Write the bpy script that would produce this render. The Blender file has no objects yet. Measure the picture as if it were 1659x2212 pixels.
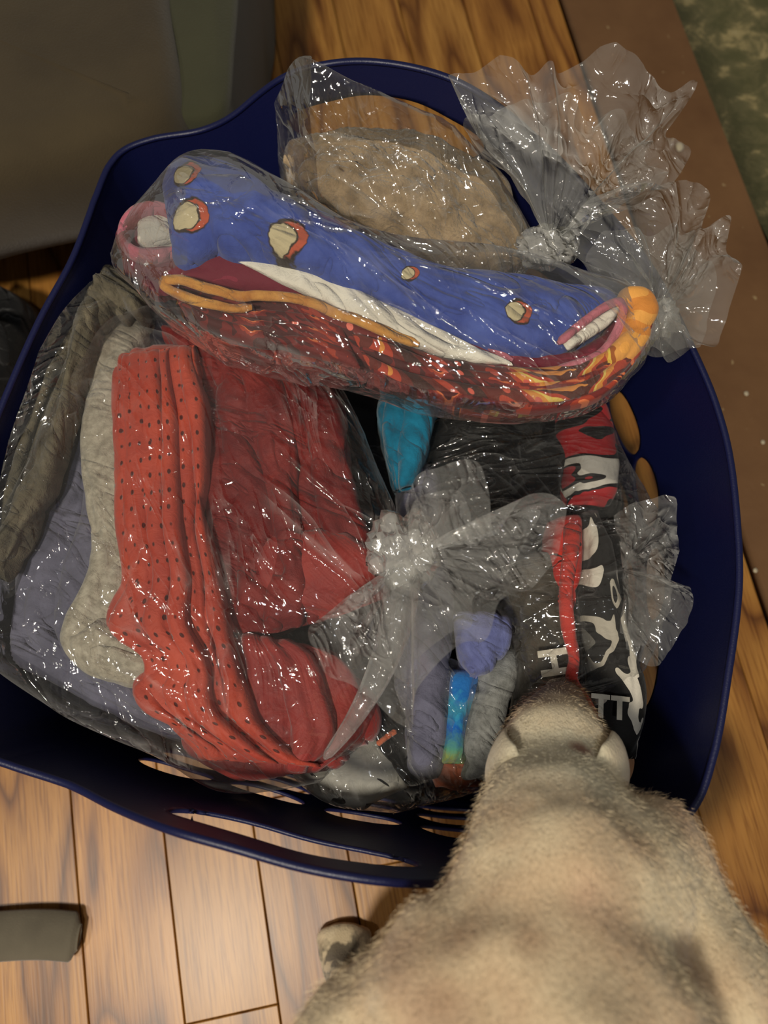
import bpy, math, random
import numpy as np
from mathutils import Vector
random.seed(7)
C = bpy.context.scene.collection
sc = bpy.context.scene
PI = math.pi

# ------------------------------------------------------------------ camera
FPX, CX, CY, HC = 1660.0, 829.5, 1106.0, 0.78
TH = math.atan(475 / 1660.0)
cam_d = bpy.data.cameras.new('camera')
cam = bpy.data.objects.new('camera', cam_d); C.objects.link(cam)
cam.location = (0, 0, HC); cam.rotation_euler = (TH, 0, 0)
cam_d.sensor_fit = 'VERTICAL'; cam_d.sensor_height = 36.0; cam_d.lens = 36.0 * FPX / 2212.0
cam_d.clip_start = 0.01
cam_d.dof.use_dof = True; cam_d.dof.focus_distance = 0.54; cam_d.dof.aperture_fstop = 5.0
sc.camera = cam
# ------------------------------------------------------------------ world + lamps
w = bpy.data.worlds.new('room'); sc.world = w; w.use_nodes = True
bg = w.node_tree.nodes['Background']
bg.inputs[0].default_value = (1.0, 0.93, 0.80, 1); bg.inputs[1].default_value = 0.115
def lamp(name, loc, size, power, col, target=(0, .15, .1)):
    d = bpy.data.lights.new(name, 'AREA'); d.shape = 'DISK'; d.size = size; d.energy = power; d.color = col
    o = bpy.data.objects.new(name, d); C.objects.link(o); o.location = loc
    o.rotation_euler = (Vector(target) - Vector(loc)).to_track_quat('-Z', 'Y').to_euler()
    return o
lamp('area_lamp', (-0.55, -0.75, 2.25), 0.20, 34, (1.0, 0.90, 0.74))  # main light, the ceiling lamp of the room
lamp('area_lamp', (0.05, -0.55, 2.35), 0.12, 6, (0.95, 0.97, 1.0))  # cool extra lamp, added only to put glints on the clear film
lamp('area_lamp', (-1.15, -0.5, 2.1), 0.14, 6, (1.0, 0.92, 0.8))  # second added lamp, for more glints on the bags from the left
sc.view_settings.view_transform = 'Standard'; sc.view_settings.look = 'None'
sc.view_settings.gamma = 1.0; sc.view_settings.use_curve_mapping = False
sc.view_settings.exposure = 0.15
try:
    sc.cycles.transparent_max_bounces = 24
    sc.cycles.sample_clamp_indirect = 4.0
except Exception: pass

# ------------------------------------------------------------------ maths helpers
Fv = np.array([0, math.sin(TH), -math.cos(TH)]); Uv = np.array([0, math.cos(TH), math.sin(TH)])
def P(u, v, z):
    """point of the room at height z seen at photograph pixel (u,v)"""
    d = Fv * FPX + np.array([1., 0, 0]) * (u - CX) - Uv * (v - CY)
    return np.array([0, 0, HC]) + d * ((z - HC) / d[2])
def hsh(ix, iy, iz, seed):
    h = (ix.astype(np.int64) * 374761393 + iy.astype(np.int64) * 668265263 + iz.astype(np.int64) * 2147483647 + seed * 974634777) & 0xffffffff
    h = ((h ^ (h >> 13)) * 1274126177) & 0xffffffff
    h = ((h ^ (h >> 16)) * 2246822519) & 0xffffffff
    return ((h ^ (h >> 15)) & 0xffffff) / float(0xffffff) * 2 - 1
def vn(x, y, z=0.0, seed=0):
    x, y, z = np.broadcast_arrays(np.asarray(x, float), np.asarray(y, float), np.asarray(z, float))
    xi, yi, zi = np.floor(x), np.floor(y), np.floor(z)
    fx, fy, fz = x - xi, y - yi, z - zi
    q = lambda t: t * t * t * (t * (t * 6 - 15) + 10)
    a, b, c = q(fx), q(fy), q(fz); r = 0
    for i in (0, 1):
        for j in (0, 1):
            for k in (0, 1):
                r = r + hsh(xi + i, yi + j, zi + k, seed) * (a if i else 1 - a) * (b if j else 1 - b) * (c if k else 1 - c)
    return r
def fbm(x, y, z=0.0, seed=0, o=3):
    return sum(vn(x * 2 ** i, y * 2 ** i, z * 2 ** i, seed + i * 17) * .5 ** i for i in range(o))
def worley(x, y, z, seed=0):
    sh = np.shape(x); p = np.stack([np.ravel(x), np.ravel(y), np.ravel(z)]); i = np.floor(p); best = np.full(p.shape[1], 9.)
    for a in (-1, 0, 1):
        for b in (-1, 0, 1):
            for c in (-1, 0, 1):
                q = [i[0] + a, i[1] + b, i[2] + c]
                dd = sum((q[k] + .5 + .5 * hsh(*q, seed + 31 * k) - p[k]) ** 2 for k in range(3))
                best = np.minimum(best, dd)
    return np.sqrt(best).reshape(sh)
def ridge(n): return 1 - np.abs(n) * 2
def spline(pts, n, closed=False):
    p = np.array(pts, float)
    if closed: q = np.vstack([p[-1:], p, p[:2]])
    else: q = np.vstack([2 * p[:1] - p[1:2], p, 2 * p[-1:] - p[-2:-1]])
    m = len(p) if closed else len(p) - 1
    seg = np.linalg.norm(q[2:2 + m, :2] - q[1:1 + m, :2], axis=1) + 1e-9
    cum = np.concatenate([[0], np.cumsum(seg)]); t = np.linspace(0, cum[-1], n, endpoint=not closed)
    i = np.clip(np.searchsorted(cum, t, 'right') - 1, 0, m - 1); f = ((t - cum[i]) / seg[i])[:, None]
    p0, p1, p2, p3 = q[i], q[i + 1], q[i + 2], q[i + 3]
    return .5 * (2 * p1 + (p2 - p0) * f + (2 * p0 - 5 * p1 + 4 * p2 - p3) * f ** 2 + (3 * p1 - p0 - 3 * p2 + p3) * f ** 3)

# ------------------------------------------------------------------ objects
def tag(o, label=None, cat=None, group=None, kind=None):
    if label: o['label'] = label
    if cat: o['category'] = cat
    if group: o['group'] = group
    if kind: o['kind'] = kind
    return o
def mesh(name, V, Fc, mat, parent=None, uv=None, smooth=True):
    V = np.asarray(V, float)
    if parent is None:
        org = V.mean(0); org[2] = V[:, 2].min()
    else:
        org = np.array(parent['_org'])
    me = bpy.data.meshes.new(name)
    me.from_pydata((V - org).tolist(), [], [tuple(int(i) for i in f) for f in Fc])
    if uv is not None:
        l = me.uv_layers.new(name='UVMap')
        vi = np.empty(len(me.loops), np.int32); me.loops.foreach_get('vertex_index', vi)
        l.data.foreach_set('uv', np.asarray(uv, np.float32)[vi].ravel())
    if smooth: me.polygons.foreach_set('use_smooth', [True] * len(me.polygons))
    if mat: me.materials.append(mat)
    me.update()
    o = bpy.data.objects.new(name, me); C.objects.link(o)
    if parent is None:
        o.location = org.tolist(); o['_org'] = org.tolist()
    else:
        o.parent = parent; o['_org'] = org.tolist()
    return o
def grid_faces(n, m, wrap=False):
    a = np.arange(n * m).reshape(n, m)
    if wrap: a = np.hstack([a, a[:, :1]])
    return np.stack([a[:-1, :-1], a[1:, :-1], a[1:, 1:], a[:-1, 1:]], -1).reshape(-1, 4).tolist()

def loft(name, A, B, z, th, mat, parent=None, n=90, m=56, fold=(0.004, 3, 60), crum=(0.0015, 60), seed=0, zA=None,
         sq=.55, endk=8, ridged=False, open_film=False, sag=0.0, sharp=1.0, endmin=.04, inside=True):
    """closed pillow-like cloth or film body between two outline curves A and B (photo pixels, height z)"""
    A = spline(A, n); B = spline(B, n)
    zz = np.interp(np.linspace(0, 1, n), np.linspace(0, 1, len(z)), z) if np.iterable(z) else np.full(n, z)
    tt = np.interp(np.linspace(0, 1, n), np.linspace(0, 1, len(th)), th) if np.iterable(th) else np.full(n, th)
    za = zz if zA is None else np.interp(np.linspace(0, 1, n), np.linspace(0, 1, len(zA)), zA)
    PA = np.array([P(a[0], a[1], q) for a, q in zip(A, za)]); PB = np.array([P(b[0], b[1], q) for b, q in zip(B, zz)])
    s = np.linspace(0, 1, n)
    endp = np.maximum(1 - np.abs(2 * s - 1) ** endk, 0) ** .5
    endp = endmin + (1 - endmin) * endp
    phi = np.linspace(0, 2 * PI, m, endpoint=False)
    c, sn = np.cos(phi), np.sin(phi)
    t = .5 - .5 * np.sign(c) * np.abs(c) ** .8
    hh = np.sign(sn) * np.abs(sn) ** sq * .5
    G = PA[:, None] * (1 - t)[None, :, None] + PB[:, None] * t[None, :, None]
    G[:, :, 2] += hh[None] * (tt * endp)[:, None]
    if sag: G[:, :, 2] += sag * np.sin(PI * t)[None]
    L = np.concatenate([[0], np.cumsum(np.linalg.norm(np.diff((PA + PB) / 2, axis=0), axis=1))])
    W = np.linalg.norm(PB - PA, axis=1)
    du = np.gradient(G, axis=0); dv = (np.roll(G, -1, 1) - np.roll(G, 1, 1))
    N = np.cross(du, dv); N /= np.linalg.norm(N, axis=2, keepdims=True) + 1e-12
    if (N[:, m // 4, 2].mean() < 0): N = -N
    u = L[:, None] + 0 * t[None]; v = t[None] * W[:, None]; wq = G[:, :, 2]
    fa, fu, fv = fold
    warp = .35 * fbm(u * 9, v * 9, wq * 9, seed + 3, 2)
    nz = vn(u * fu * 6 + warp, v * fv + warp * 1.5, wq * 10, seed)
    nz2 = vn(u * fu * 11 + 3, v * fv * 2.1 + warp * 2, wq * 14, seed + 5)
    if ridged:
        nl = vn(u * 7 + v * 5 + warp, v * 16 - u * 6 + warp, wq * 8, seed + 60)
        d = fa * .6 * np.clip(ridge(nl), 0, 1) ** 3 + fa * .5 * vn(u * 5, v * 9, wq * 6, seed) + .10 * (worley(u * 9 + warp * .5, v * 14 + warp * .5, wq * 12, seed) - .75) / 14
    else:
        d = fa * 1.5 * (np.minimum(np.abs(nz) * 2.6, 1) ** .7 - .6) + fa * .7 * (np.minimum(np.abs(nz2) * 2.6, 1) ** .7 - .6)
    ca, cf = crum
    cr = vn(u * cf * .55, v * cf, wq * cf, seed + 9)
    cr2 = vn(u * cf * 1.7 + cr, v * cf * 2.0, wq * cf, seed + 10)
    d = d + ca * (.25 * np.clip(ridge(cr), 0, 1) ** 3 if ridged else cr + .5 * cr2)
    G = G + N * (d * (endp[:, None] ** .5))[:, :, None]
    V = G.reshape(-1, 3)
    if inside: V = clampin(V, .004 if ridged else .0075)
    F_ = grid_faces(n, m, True)
    F_.append(list(range(m))[::-1]); F_.append(list(range((n - 1) * m, n * m)))
    tv = np.where(sn >= 0, t, 2 - t)
    uv = np.stack([u, tv[None] * W[:, None].mean() + 0 * u], -1).reshape(-1, 2)
    o = mesh(name, V, F_, mat, parent, uv)
    me = o.data
    if (me.polygons[n * m // 2].normal.z) * (1) and False: pass
    return o

def fan(name, c, zc, outer, mat, parent=None, n=200, m=44, k=9, amp=.02, seed=0, lift=.0, crum=(.0035, 38), gap=.012, pw=.8):
    """gathered open bag mouth: two pleated sheets of film flaring from the knot c to the outer points (u,v,z)"""
    O = spline(outer, n); PC = P(c[0], c[1], zc)
    PO = np.array([P(o[0], o[1], o[2]) for o in O])
    Vs = []; n0 = 0; Fs = []; UV = []
    r = np.linspace(.03, 1, m)
    s = np.linspace(0, 1, n)
    for side in (0, 1):
        rr, ss = np.meshgrid(r, s)
        jag = 1 + .05 * vn(ss * 7, 0 * ss, side * 5., seed + 40) * rr + .012 * vn(ss * 40, 0 * ss, side * 5., seed + 41) * rr
        sc_ = (.82 if side else 1.0)
        D = PO - PC
        G = PC + D[:, None] * (rr * jag * sc_)[:, :, None]
        ph = ss * k + .5 * vn(ss * 6, rr * 1.5, side * 3., seed)
        wave = .8 * np.sin(ph * 2 * PI)
        wave = wave + .5 * ridge(vn(ss * k * 2.3, rr * 1.2, side * 7., seed + 2)) * (1.2 - .7 * rr)
        lat = .7 * vn(ss * k * 1.3, rr * 1.2, side * 9., seed + 4)
        T = np.gradient(PO, axis=0); T /= np.linalg.norm(T, axis=1, keepdims=True) + 1e-9
        G[:, :, 2] += amp * rr ** pw * (1 - .5 * rr ** 3) * wave + lift * rr ** 2 - side * gap * rr
        G += T[:, None] * (lat * amp * .7 * rr * (1 - .6 * rr))[:, :, None]
        x, y, z_ = G[:, :, 0], G[:, :, 1], G[:, :, 2]
        q = crum[1]
        wx = .4 * vn(x * q, y * q, z_ * q, seed + 8)
        cr = ridge(vn(x * q + wx, y * q + wx, z_ * q, seed + 6 + side)) + .5 * ridge(vn(x * q * 2.1 + wx, y * q * 2.1, z_ * q * 2.1, seed + 7))
        G[:, :, 2] += crum[0] * cr * .15 * np.minimum(rr * 2, 1) + .5 * worley(x * 17 + wx * .4, y * 17 + wx * .4, z_ * 17, seed + side) / 17 * np.minimum(rr * 1.6, 1)
        Vs.append(G.reshape(-1, 3)); UV.append(np.stack([ss * .3, rr * .12], -1).reshape(-1, 2))
        Fs += [[i + n0 for i in f] for f in grid_faces(n, m)]; n0 += n * m
    return mesh(name, np.vstack(Vs), Fs, mat, parent, np.vstack(UV))

def blob(name, c, r, mat, parent=None, seed=0, amp=.25, freq=2.2, n=40, m=28, ridged=True):
    a, b = np.meshgrid(np.linspace(0, 2 * PI, n, endpoint=False), np.linspace(.02, PI - .02, m), indexing='ij')
    D = np.stack([np.cos(a) * np.sin(b), np.sin(a) * np.sin(b), np.cos(b)], -1)
    q = vn(D[..., 0] * freq + 5, D[..., 1] * freq, D[..., 2] * freq, seed)
    q2 = vn(D[..., 0] * freq * 2.3 + 5, D[..., 1] * freq * 2.3, D[..., 2] * freq * 2.3, seed + 1)
    k = 1 + amp * (ridge(q) if ridged else q) + amp * .5 * (ridge(q2) if ridged else q2)
    V = np.array(c) + (D * k[..., None] * np.array(r))
    Fs = [[p for p in f] for f in grid_faces(n, m)]
    last = (n - 1) * m
    Fs += [[last + j, j, j + 1, last + j + 1] for j in range(m - 1)]
    Fs += [[i * m for i in range(n)][::-1], [i * m + m - 1 for i in range(n)]]
    return mesh(name, V.reshape(-1, 3), Fs, mat, parent)

def tube(name, pts, r, mat, parent=None, m=12, n=60, flat=1.0, seed=0, amp=0.0, z=None):
    Q = spline(pts, n)
    X = np.array([P(q[0], q[1], q[2]) for q in Q])
    T = np.gradient(X, axis=0); T /= np.linalg.norm(T, axis=1, keepdims=True)
    S = np.cross(T, [0, 0, 1.]); S /= np.linalg.norm(S, axis=1, keepdims=True) + 1e-9
    Nn = np.cross(S, T)
    R = np.interp(np.linspace(0, 1, n), np.linspace(0, 1, len(r)), r) if np.iterable(r) else np.full(n, r)
    e = np.clip(np.minimum(np.arange(n), n - 1 - np.arange(n)) / 2.5, 0.25, 1) ** .5; R = R * e
    a = np.linspace(0, 2 * PI, m, endpoint=False)
    G = X[:, None] + S[:, None] * (np.cos(a)[None] * R[:, None])[..., None] + Nn[:, None] * (np.sin(a)[None] * R[:, None] * flat)[..., None]
    if amp: G += Nn[:, None] * (amp * vn(G[..., 0] * 60, G[..., 1] * 60, G[..., 2] * 60, seed))[..., None]
    F_ = grid_faces(n, m, True); F_.append(list(range(m))[::-1]); F_.append(list(range((n - 1) * m, n * m)))
    L = np.linspace(0, 1, n)
    uv = np.stack([np.repeat(L, m) * .3, np.tile(a, n) * .01], -1)
    return mesh(name, G.reshape(-1, 3), F_, mat, parent, uv)

# ------------------------------------------------------------------ materials
def srgb(r, g, b):
    f = lambda c: (c / 255 / 12.92) if c / 255 <= .04045 else ((c / 255 + .055) / 1.055) ** 2.4
    return (f(r), f(g), f(b), 1)
class NT:
    def __init__(s, name):
        s.m = bpy.data.materials.new(name); s.m.use_nodes = True; s.t = s.m.node_tree; s.n = s.t.nodes
        s.b = s.n['Principled BSDF']; s.out = s.n['Material Output']
        s.tc = s.n.new('ShaderNodeTexCoord')
    def new(s, ty, **k):
        x = s.n.new(ty)
        for a, b in k.items(): setattr(x, a, b)
        return x
    def link(s, a, b): s.t.links.new(a, b); return b
    def mapp(s, src, scale=(1, 1, 1), loc=(0, 0, 0), rot=(0, 0, 0)):
        x = s.new('ShaderNodeMapping'); s.link(s.tc.outputs[src] if isinstance(src, str) else src, x.inputs[0])
        x.inputs['Scale'].default_value = scale; x.inputs['Location'].default_value = loc; x.inputs['Rotation'].default_value = rot
        return x.outputs[0]
    def noise(s, vec, scale=5, detail=3, rough=.5, dist=0):
        x = s.new('ShaderNodeTexNoise'); s.link(vec, x.inputs['Vector'])
        x.inputs['Scale'].default_value = scale; x.inputs['Detail'].default_value = detail
        x.inputs['Roughness'].default_value = rough; x.inputs['Distortion'].default_value = dist
        return x.outputs['Fac']
    def vor(s, vec, scale=5, feature='F1', out='Distance', rnd=1):
        x = s.new('ShaderNodeTexVoronoi'); x.feature = feature; s.link(vec, x.inputs['Vector']); x.inputs['Scale'].default_value = scale
        x.inputs['Randomness'].default_value = rnd
        return x.outputs[out]
    def ramp(s, fac, stops, const=False):
        x = s.new('ShaderNodeValToRGB'); s.link(fac, x.inputs[0]); cr = x.color_ramp
        if const: cr.interpolation = 'CONSTANT'
        while len(cr.elements) < len(stops): cr.elements.new(.5)
        for e, (p, c) in zip(cr.elements, stops):
            e.position = p; e.color = c if len(c) == 4 else (*c, 1)
        return x.outputs[0]
    def mix(s, fac, a, b, mode='MIX'):
        x = s.new('ShaderNodeMix'); x.data_type = 'RGBA'; x.blend_type = mode
        for i, v in ((0, fac), (6, a), (7, b)):
            if hasattr(v, 'is_linked') or hasattr(v, 'links'): s.link(v, x.inputs[i])
            else: x.inputs[i].default_value = v
        return x.outputs[2]
    def math(s, op, a, b=0.0, c=0.0):
        x = s.new('ShaderNodeMath'); x.operation = op
        for i, v in enumerate((a, b, c)):
            if hasattr(v, 'links'): s.link(v, x.inputs[i])
            else: x.inputs[i].default_value = v
        return x.outputs[0]
    def bump(s, h, dist=.001, strength=1.0, prev=None):
        x = s.new('ShaderNodeBump'); s.link(h, x.inputs['Height']); x.inputs['Distance'].default_value = dist
        x.inputs['Strength'].default_value = strength
        if prev: s.link(prev, x.inputs['Normal'])
        return x.outputs[0]
    def col(s, v):
        if hasattr(v, 'links'): s.link(v, s.b.inputs['Base Color'])
        else: s.b.inputs['Base Color'].default_value = v
    def fin(s, rough=.8, spec=.3, nrm=None, sheen=0.0):
        s.b.inputs['Roughness'].default_value = rough; s.b.inputs['Specular IOR Level'].default_value = spec
        if sheen: s.b.inputs['Sheen Weight'].default_value = sheen
        if nrm: s.link(nrm, s.b.inputs['Normal'])
        return s.m

def cloth(name, c, c2=None, weave=900, wr=.0008, sheen=.15, mott=30, rough=.9):
    t = NT(name); ob = t.mapp('Object')
    c2 = c2 or tuple(x * .62 for x in c[:3]) + (1,)
    n1 = t.noise(ob, mott, 4, .6)
    t.col(t.ramp(n1, [(.35, c2), (.65, c)]))
    wv = t.noise(ob, weave, 2, .6); w2 = t.noise(ob, 90, 4, .6, 1.0)
    w3 = t.math('POWER', t.math('ABSOLUTE', t.math('SUBTRACT', t.noise(t.mapp(t.mapp('Object', rot=(0, 0, .5)), (1, 2.4, 1)), 13, 2.5, .5, 1.1), .5)), .6)
    return t.fin(rough, .2, t.bump(w3, .011, .8, t.bump(w2, wr * 3, .6, t.bump(wv, wr, .5))), sheen)

def ribbed(name, c, c2, freq=260, axis=1, holes=False):
    t = NT(name); uv = t.mapp('UV'); ob = t.mapp('Object')
    n1 = t.noise(ob, 22, 4, .6)
    base = t.ramp(n1, [(.3, c2), (.7, c)])
    if holes:
        mp = t.mapp('UV', (75, 130, 1)); 
        v = t.vor(mp, 1.0, rnd=.12)
        mask = t.ramp(v, [(.11, (1, 1, 1, 1)), (.17, (0, 0, 0, 1))])
        base = t.mix(mask, base, tuple(x * .22 for x in c2[:3]) + (1,))
        h = t.math('MULTIPLY', mask, -1.0)
        nm = t.bump(h, .001, .8)
    else:
        sc_ = (freq, 3, 1) if axis == 0 else (3, freq, 1)
        wv = t.noise(t.mapp('UV', sc_), 1, 1, .5); nm = t.bump(wv, .0015, .8)
    t.col(base)
    return t.fin(.65, .3, t.bump(t.noise(ob, 110, 4, .6, 1.), .002, .6, nm), .2)

def printed(name, stops, scale=14, stretch=(1, 2.2, 1), dist=1.2, const=True, spots=None):
    t = NT(name); uv = t.mapp('UV', stretch)
    nz = t.noise(uv, scale, 2.5, .55, dist)
    base = t.ramp(nz, stops, const)
    if spots:
        v = t.vor(t.mapp('UV', (1, 1, 1), (.3, .1, 0)), spots[0]); mk = t.ramp(v, [(spots[1], (1, 1, 1, 1)), (spots[1] + .02, (0, 0, 0, 1))])
        base = t.mix(mk, base, spots[2])
    t.col(base)
    return t.fin(.75, .25, t.bump(t.noise(t.mapp('Object'), 120, 4, .6, 1), .002, .5), .1)

def film(name, milk=.02, gloss=.5, rough=.07, tint=(.97, .97, .96), bs=1.0, lines=.2, edge=.32, rot=.6):
    t = NT(name)
    def rid(scale, sc3, rz, p, dist=1.0):
        n_ = t.noise(t.mapp(t.mapp('Object', rot=(0, 0, rz)), sc3), scale, 2.0, .45, dist)
        r = t.math('SUBTRACT', 1.0, t.math('MULTIPLY', t.math('ABSOLUTE', t.math('SUBTRACT', n_, .5)), 3.2))
        return t.math('POWER', t.math('MAXIMUM', r, 0.0), p)
    a1 = rid(7, (1, 4.5, 2), rot, 5.0, .5); a2 = rid(14, (1, 4.0, 2), rot + .5, 6.0, .8); a3 = rid(34, (1, 1, 1), 0, 3.0, 2.0)
    g1 = t.ramp(t.noise(t.mapp('Object', loc=(3, 1, 0)), 11, 1, .5), [(.42, (0, 0, 0, 1)), (.62, (1, 1, 1, 1))]); g2 = t.ramp(t.noise(t.mapp('Object', loc=(7, 5, 0)), 14, 1, .5), [(.42, (0, 0, 0, 1)), (.62, (1, 1, 1, 1))])
    a1 = t.math('MULTIPLY', a1, g1); a2 = t.math('MULTIPLY', a2, g2)
    sm = t.noise(t.mapp('Object'), 14, 2, .5, 1.0)
    nm = t.bump(sm, .010 * bs, 1.0); nm = t.bump(a1, .0075 * bs, 1.0, nm); nm = t.bump(a2, .0048 * bs, 1.0, nm); nm = t.bump(a3, .0004 * bs, 1.0, nm)
    tr = t.new('ShaderNodeBsdfTransparent'); tr.inputs[0].default_value = (*tint, 1)
    gl = t.new('ShaderNodeBsdfGlossy'); gl.inputs['Roughness'].default_value = rough; gl.inputs['Color'].default_value = (.97, .98, 1, 1)
    df = t.new('ShaderNodeBsdfDiffuse'); df.inputs[0].default_value = (.85, .85, .82, 1)
    tl = t.new('ShaderNodeBsdfTranslucent'); tl.inputs[0].default_value = (.85, .85, .82, 1)
    for x in (gl, df): t.link(nm, x.inputs['Normal'])
    a = t.new('ShaderNodeMixShader'); a.inputs[0].default_value = .45; t.link(df.outputs[0], a.inputs[1]); t.link(tl.outputs[0], a.inputs[2])
    b = t.new('ShaderNodeMixShader'); t.link(tr.outputs[0], b.inputs[1]); t.link(a.outputs[0], b.inputs[2])
    lw0 = t.new('ShaderNodeLayerWeight'); lw0.inputs[0].default_value = .5
    f0 = t.math('MULTIPLY', t.math('POWER', lw0.outputs['Facing'], 3.5), edge)
    ln = t.math('MULTIPLY', t.math('ADD', t.math('POWER', a1, 3.0), t.math('MULTIPLY', t.math('POWER', a2, 3.0), .6)), lines)
    t.link(t.math('ADD', ln, t.math('ADD', f0, milk)), b.inputs[0])
    lw = t.new('ShaderNodeLayerWeight'); lw.inputs[0].default_value = .25
    fr = t.math('ADD', t.math('MULTIPLY', lw.outputs['Fresnel'], gloss), .05)
    c = t.new('ShaderNodeMixShader'); t.link(fr, c.inputs[0]); t.link(b.outputs[0], c.inputs[1]); t.link(gl.outputs[0], c.inputs[2])
    t.link(c.outputs[0], t.out.inputs[0]); t.n.remove(t.b)
    return t.m

def wood():
    t = NT('oak_plank'); oi = t.new('ShaderNodeObjectInfo')
    ob = t.tc.outputs['Object']
    off = t.new('ShaderNodeCombineXYZ')
    t.link(t.math('MULTIPLY', oi.outputs['Random'], 37.), off.inputs[0]); t.link(t.math('MULTIPLY', oi.outputs['Random'], 91.), off.inputs[1])
    va = t.new('ShaderNodeVectorMath'); va.operation = 'ADD'; t.link(ob, va.inputs[0]); t.link(off.outputs[0], va.inputs[1])
    g = t.mapp(va.outputs[0], (1, .17, 1))
    big = t.noise(g, 9, 2, .5, .3)
    rings = t.math('FRACT', t.math('MULTIPLY', big, 8.0))
    rc = t.ramp(rings, [(0, srgb(104, 64, 24)), (.12, srgb(140, 94, 42)), (.3, srgb(162, 116, 56)), (.65, srgb(178, 130, 64)), (.9, srgb(150, 104, 48)), (1, srgb(104, 62, 22))])
    pores = t.noise(t.mapp(va.outputs[0], (1, .035, 1)), 420, 3, .6)
    pc = t.ramp(pores, [(.36, (.62, .54, .44, 1)), (.52, (1, 1, 1, 1))])
    st = t.noise(t.mapp(va.outputs[0], (1, .06, 1)), 60, 3, .6)
    sc_ = t.ramp(st, [(.3, (.82, .76, .66, 1)), (.6, (1.0, 1.0, 1.0, 1))])
    tone = t.ramp(oi.outputs['Random'], [(0, (.84, .76, .68, 1)), (.35, (1, .94, .86, 1)), (.7, (1.0, 1.0, 1.0, 1)), (1, (1.12, 1.0, .84, 1))])
    x = t.mix(1.0, rc, pc, 'MULTIPLY'); x = t.mix(.8, x, sc_, 'MULTIPLY'); x = t.mix(1.0, x, tone, 'MULTIPLY')
    t.col(x)
    t.b.inputs['Coat Weight'].default_value = .25; t.b.inputs['Coat Roughness'].default_value = .3
    return t.fin(.42, .4, t.bump(pores, .0004, .5))

M = {}
M['wood'] = wood()
M['gap'] = cloth('dark_gap', srgb(60, 38, 18))
def plastic():
    t = NT('navy_plastic'); ob = t.mapp('Object')
    t.col(srgb(12, 18, 60))
    return t.fin(.42, .45, t.bump(t.noise(ob, 700, 2, .6), .0003, .5))
M['plastic'] = plastic()
M['film'] = film('clear_film', rot=.75)
M['film_long'] = film('clear_film_taut', rot=.45)
M['film_side'] = film('clear_film_loose', rot=-.6)
M['film_dark'] = film('clear_film_tight', .03, rot=-1.1)
M['film_milk'] = film('gathered_film', .13, rough=.08, bs=1.2, lines=.25, edge=.6)
M['film_knot'] = film('knotted_film', .38, rough=.15, tint=(.92, .9, .85))
M['towel'] = cloth('tan_terry', srgb(168, 146, 116), srgb(126, 108, 84), 520, .002, .4, 60)
M['blue'] = cloth('royal_blue_jersey', srgb(74, 92, 164), srgb(56, 72, 140))
M['periwinkle'] = cloth('periwinkle_cotton', srgb(112, 120, 168), srgb(88, 94, 140))
M['slate'] = cloth('slate_blue_cotton', srgb(104, 104, 122), srgb(80, 80, 96))
M['grey'] = cloth('heather_grey', srgb(168, 162, 146), srgb(134, 128, 114), 1200, .001, .2, 160)
M['midgrey'] = cloth('mid_grey_knit', srgb(134, 136, 134), srgb(104, 106, 104), 1000, .001, .2, 140)
M['charcoal'] = cloth('charcoal_cotton', srgb(82, 76, 66), srgb(52, 48, 42))
M['olive'] = cloth('olive_charcoal_nylon', srgb(112, 104, 86), srgb(66, 62, 52), wr=.0014)
M['black'] = cloth('black_cotton', srgb(17, 17, 18), srgb(9, 9, 11))
M['navy'] = cloth('navy_cotton', srgb(24, 26, 42), srgb(14, 15, 28))
M['teal'] = cloth('teal_cotton', srgb(24, 112, 142), srgb(16, 80, 104))
M['white'] = cloth('white_lining', srgb(226, 222, 208), srgb(204, 198, 184))
M['pink'] = cloth('pink_binding', srgb(190, 116, 128), srgb(160, 88, 102))
M['burg'] = printed('burgundy_print', [(0, srgb(104, 26, 44)), (.62, srgb(122, 34, 54)), (.70, srgb(176, 84, 100)), (.74, srgb(112, 30, 48))], 30)
M['gold'] = cloth('golden_trim', srgb(198, 146, 76), srgb(168, 110, 54), mott=50)
M['redmesh'] = ribbed('red_perforated_mesh', srgb(180, 72, 50), srgb(148, 50, 38), holes=True)
M['redrib'] = ribbed('red_ribbed_knit', srgb(154, 54, 46), srgb(116, 34, 34), 300, 1)
M['redflat'] = cloth('crimson_satin', srgb(122, 38, 34), srgb(92, 24, 26), sheen=.1, rough=.6)
M['fire'] = printed('fiery_print', [(0, srgb(64, 38, 34)), (.38, srgb(98, 44, 38)), (.46, srgb(164, 64, 46)), (.50, srgb(206, 136, 64)), (.56, srgb(214, 186, 96)),
    (.59, srgb(170, 70, 52)), (.63, srgb(84, 50, 44)), (.70, srgb(206, 136, 74))], 12, (1, 2.2, 1), .9, spots=(60, .14, srgb(196, 90, 74)))
M['ember'] = printed('dark_ember_print', [(0, srgb(72, 34, 34)), (.46, srgb(108, 40, 38)), (.56, srgb(150, 58, 42)), (.62, srgb(206, 112, 70)), (.66, srgb(84, 40, 40))], 30, (1, 2.4, 1), 1, spots=(55, .13, srgb(226, 120, 104)))
M['amber'] = printed('amber_print', [(0, srgb(204, 132, 60)), (.42, srgb(222, 158, 78)), (.62, srgb(160, 88, 36)), (.67, srgb(232, 200, 80)), (.72, srgb(210, 140, 64))], 26, (1, 1, 1), .8, spots=(75, .12, srgb(112, 62, 30)))
M['rwb'] = printed('red_white_black_print', [(0, srgb(24, 22, 22)), (.41, srgb(168, 40, 44)), (.49, srgb(28, 26, 28)), (.52, srgb(196, 192, 182)), (.60, srgb(36, 34, 34)), (.63, srgb(140, 46, 50))], 15, (1.5, .8, 1), .3)
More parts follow.
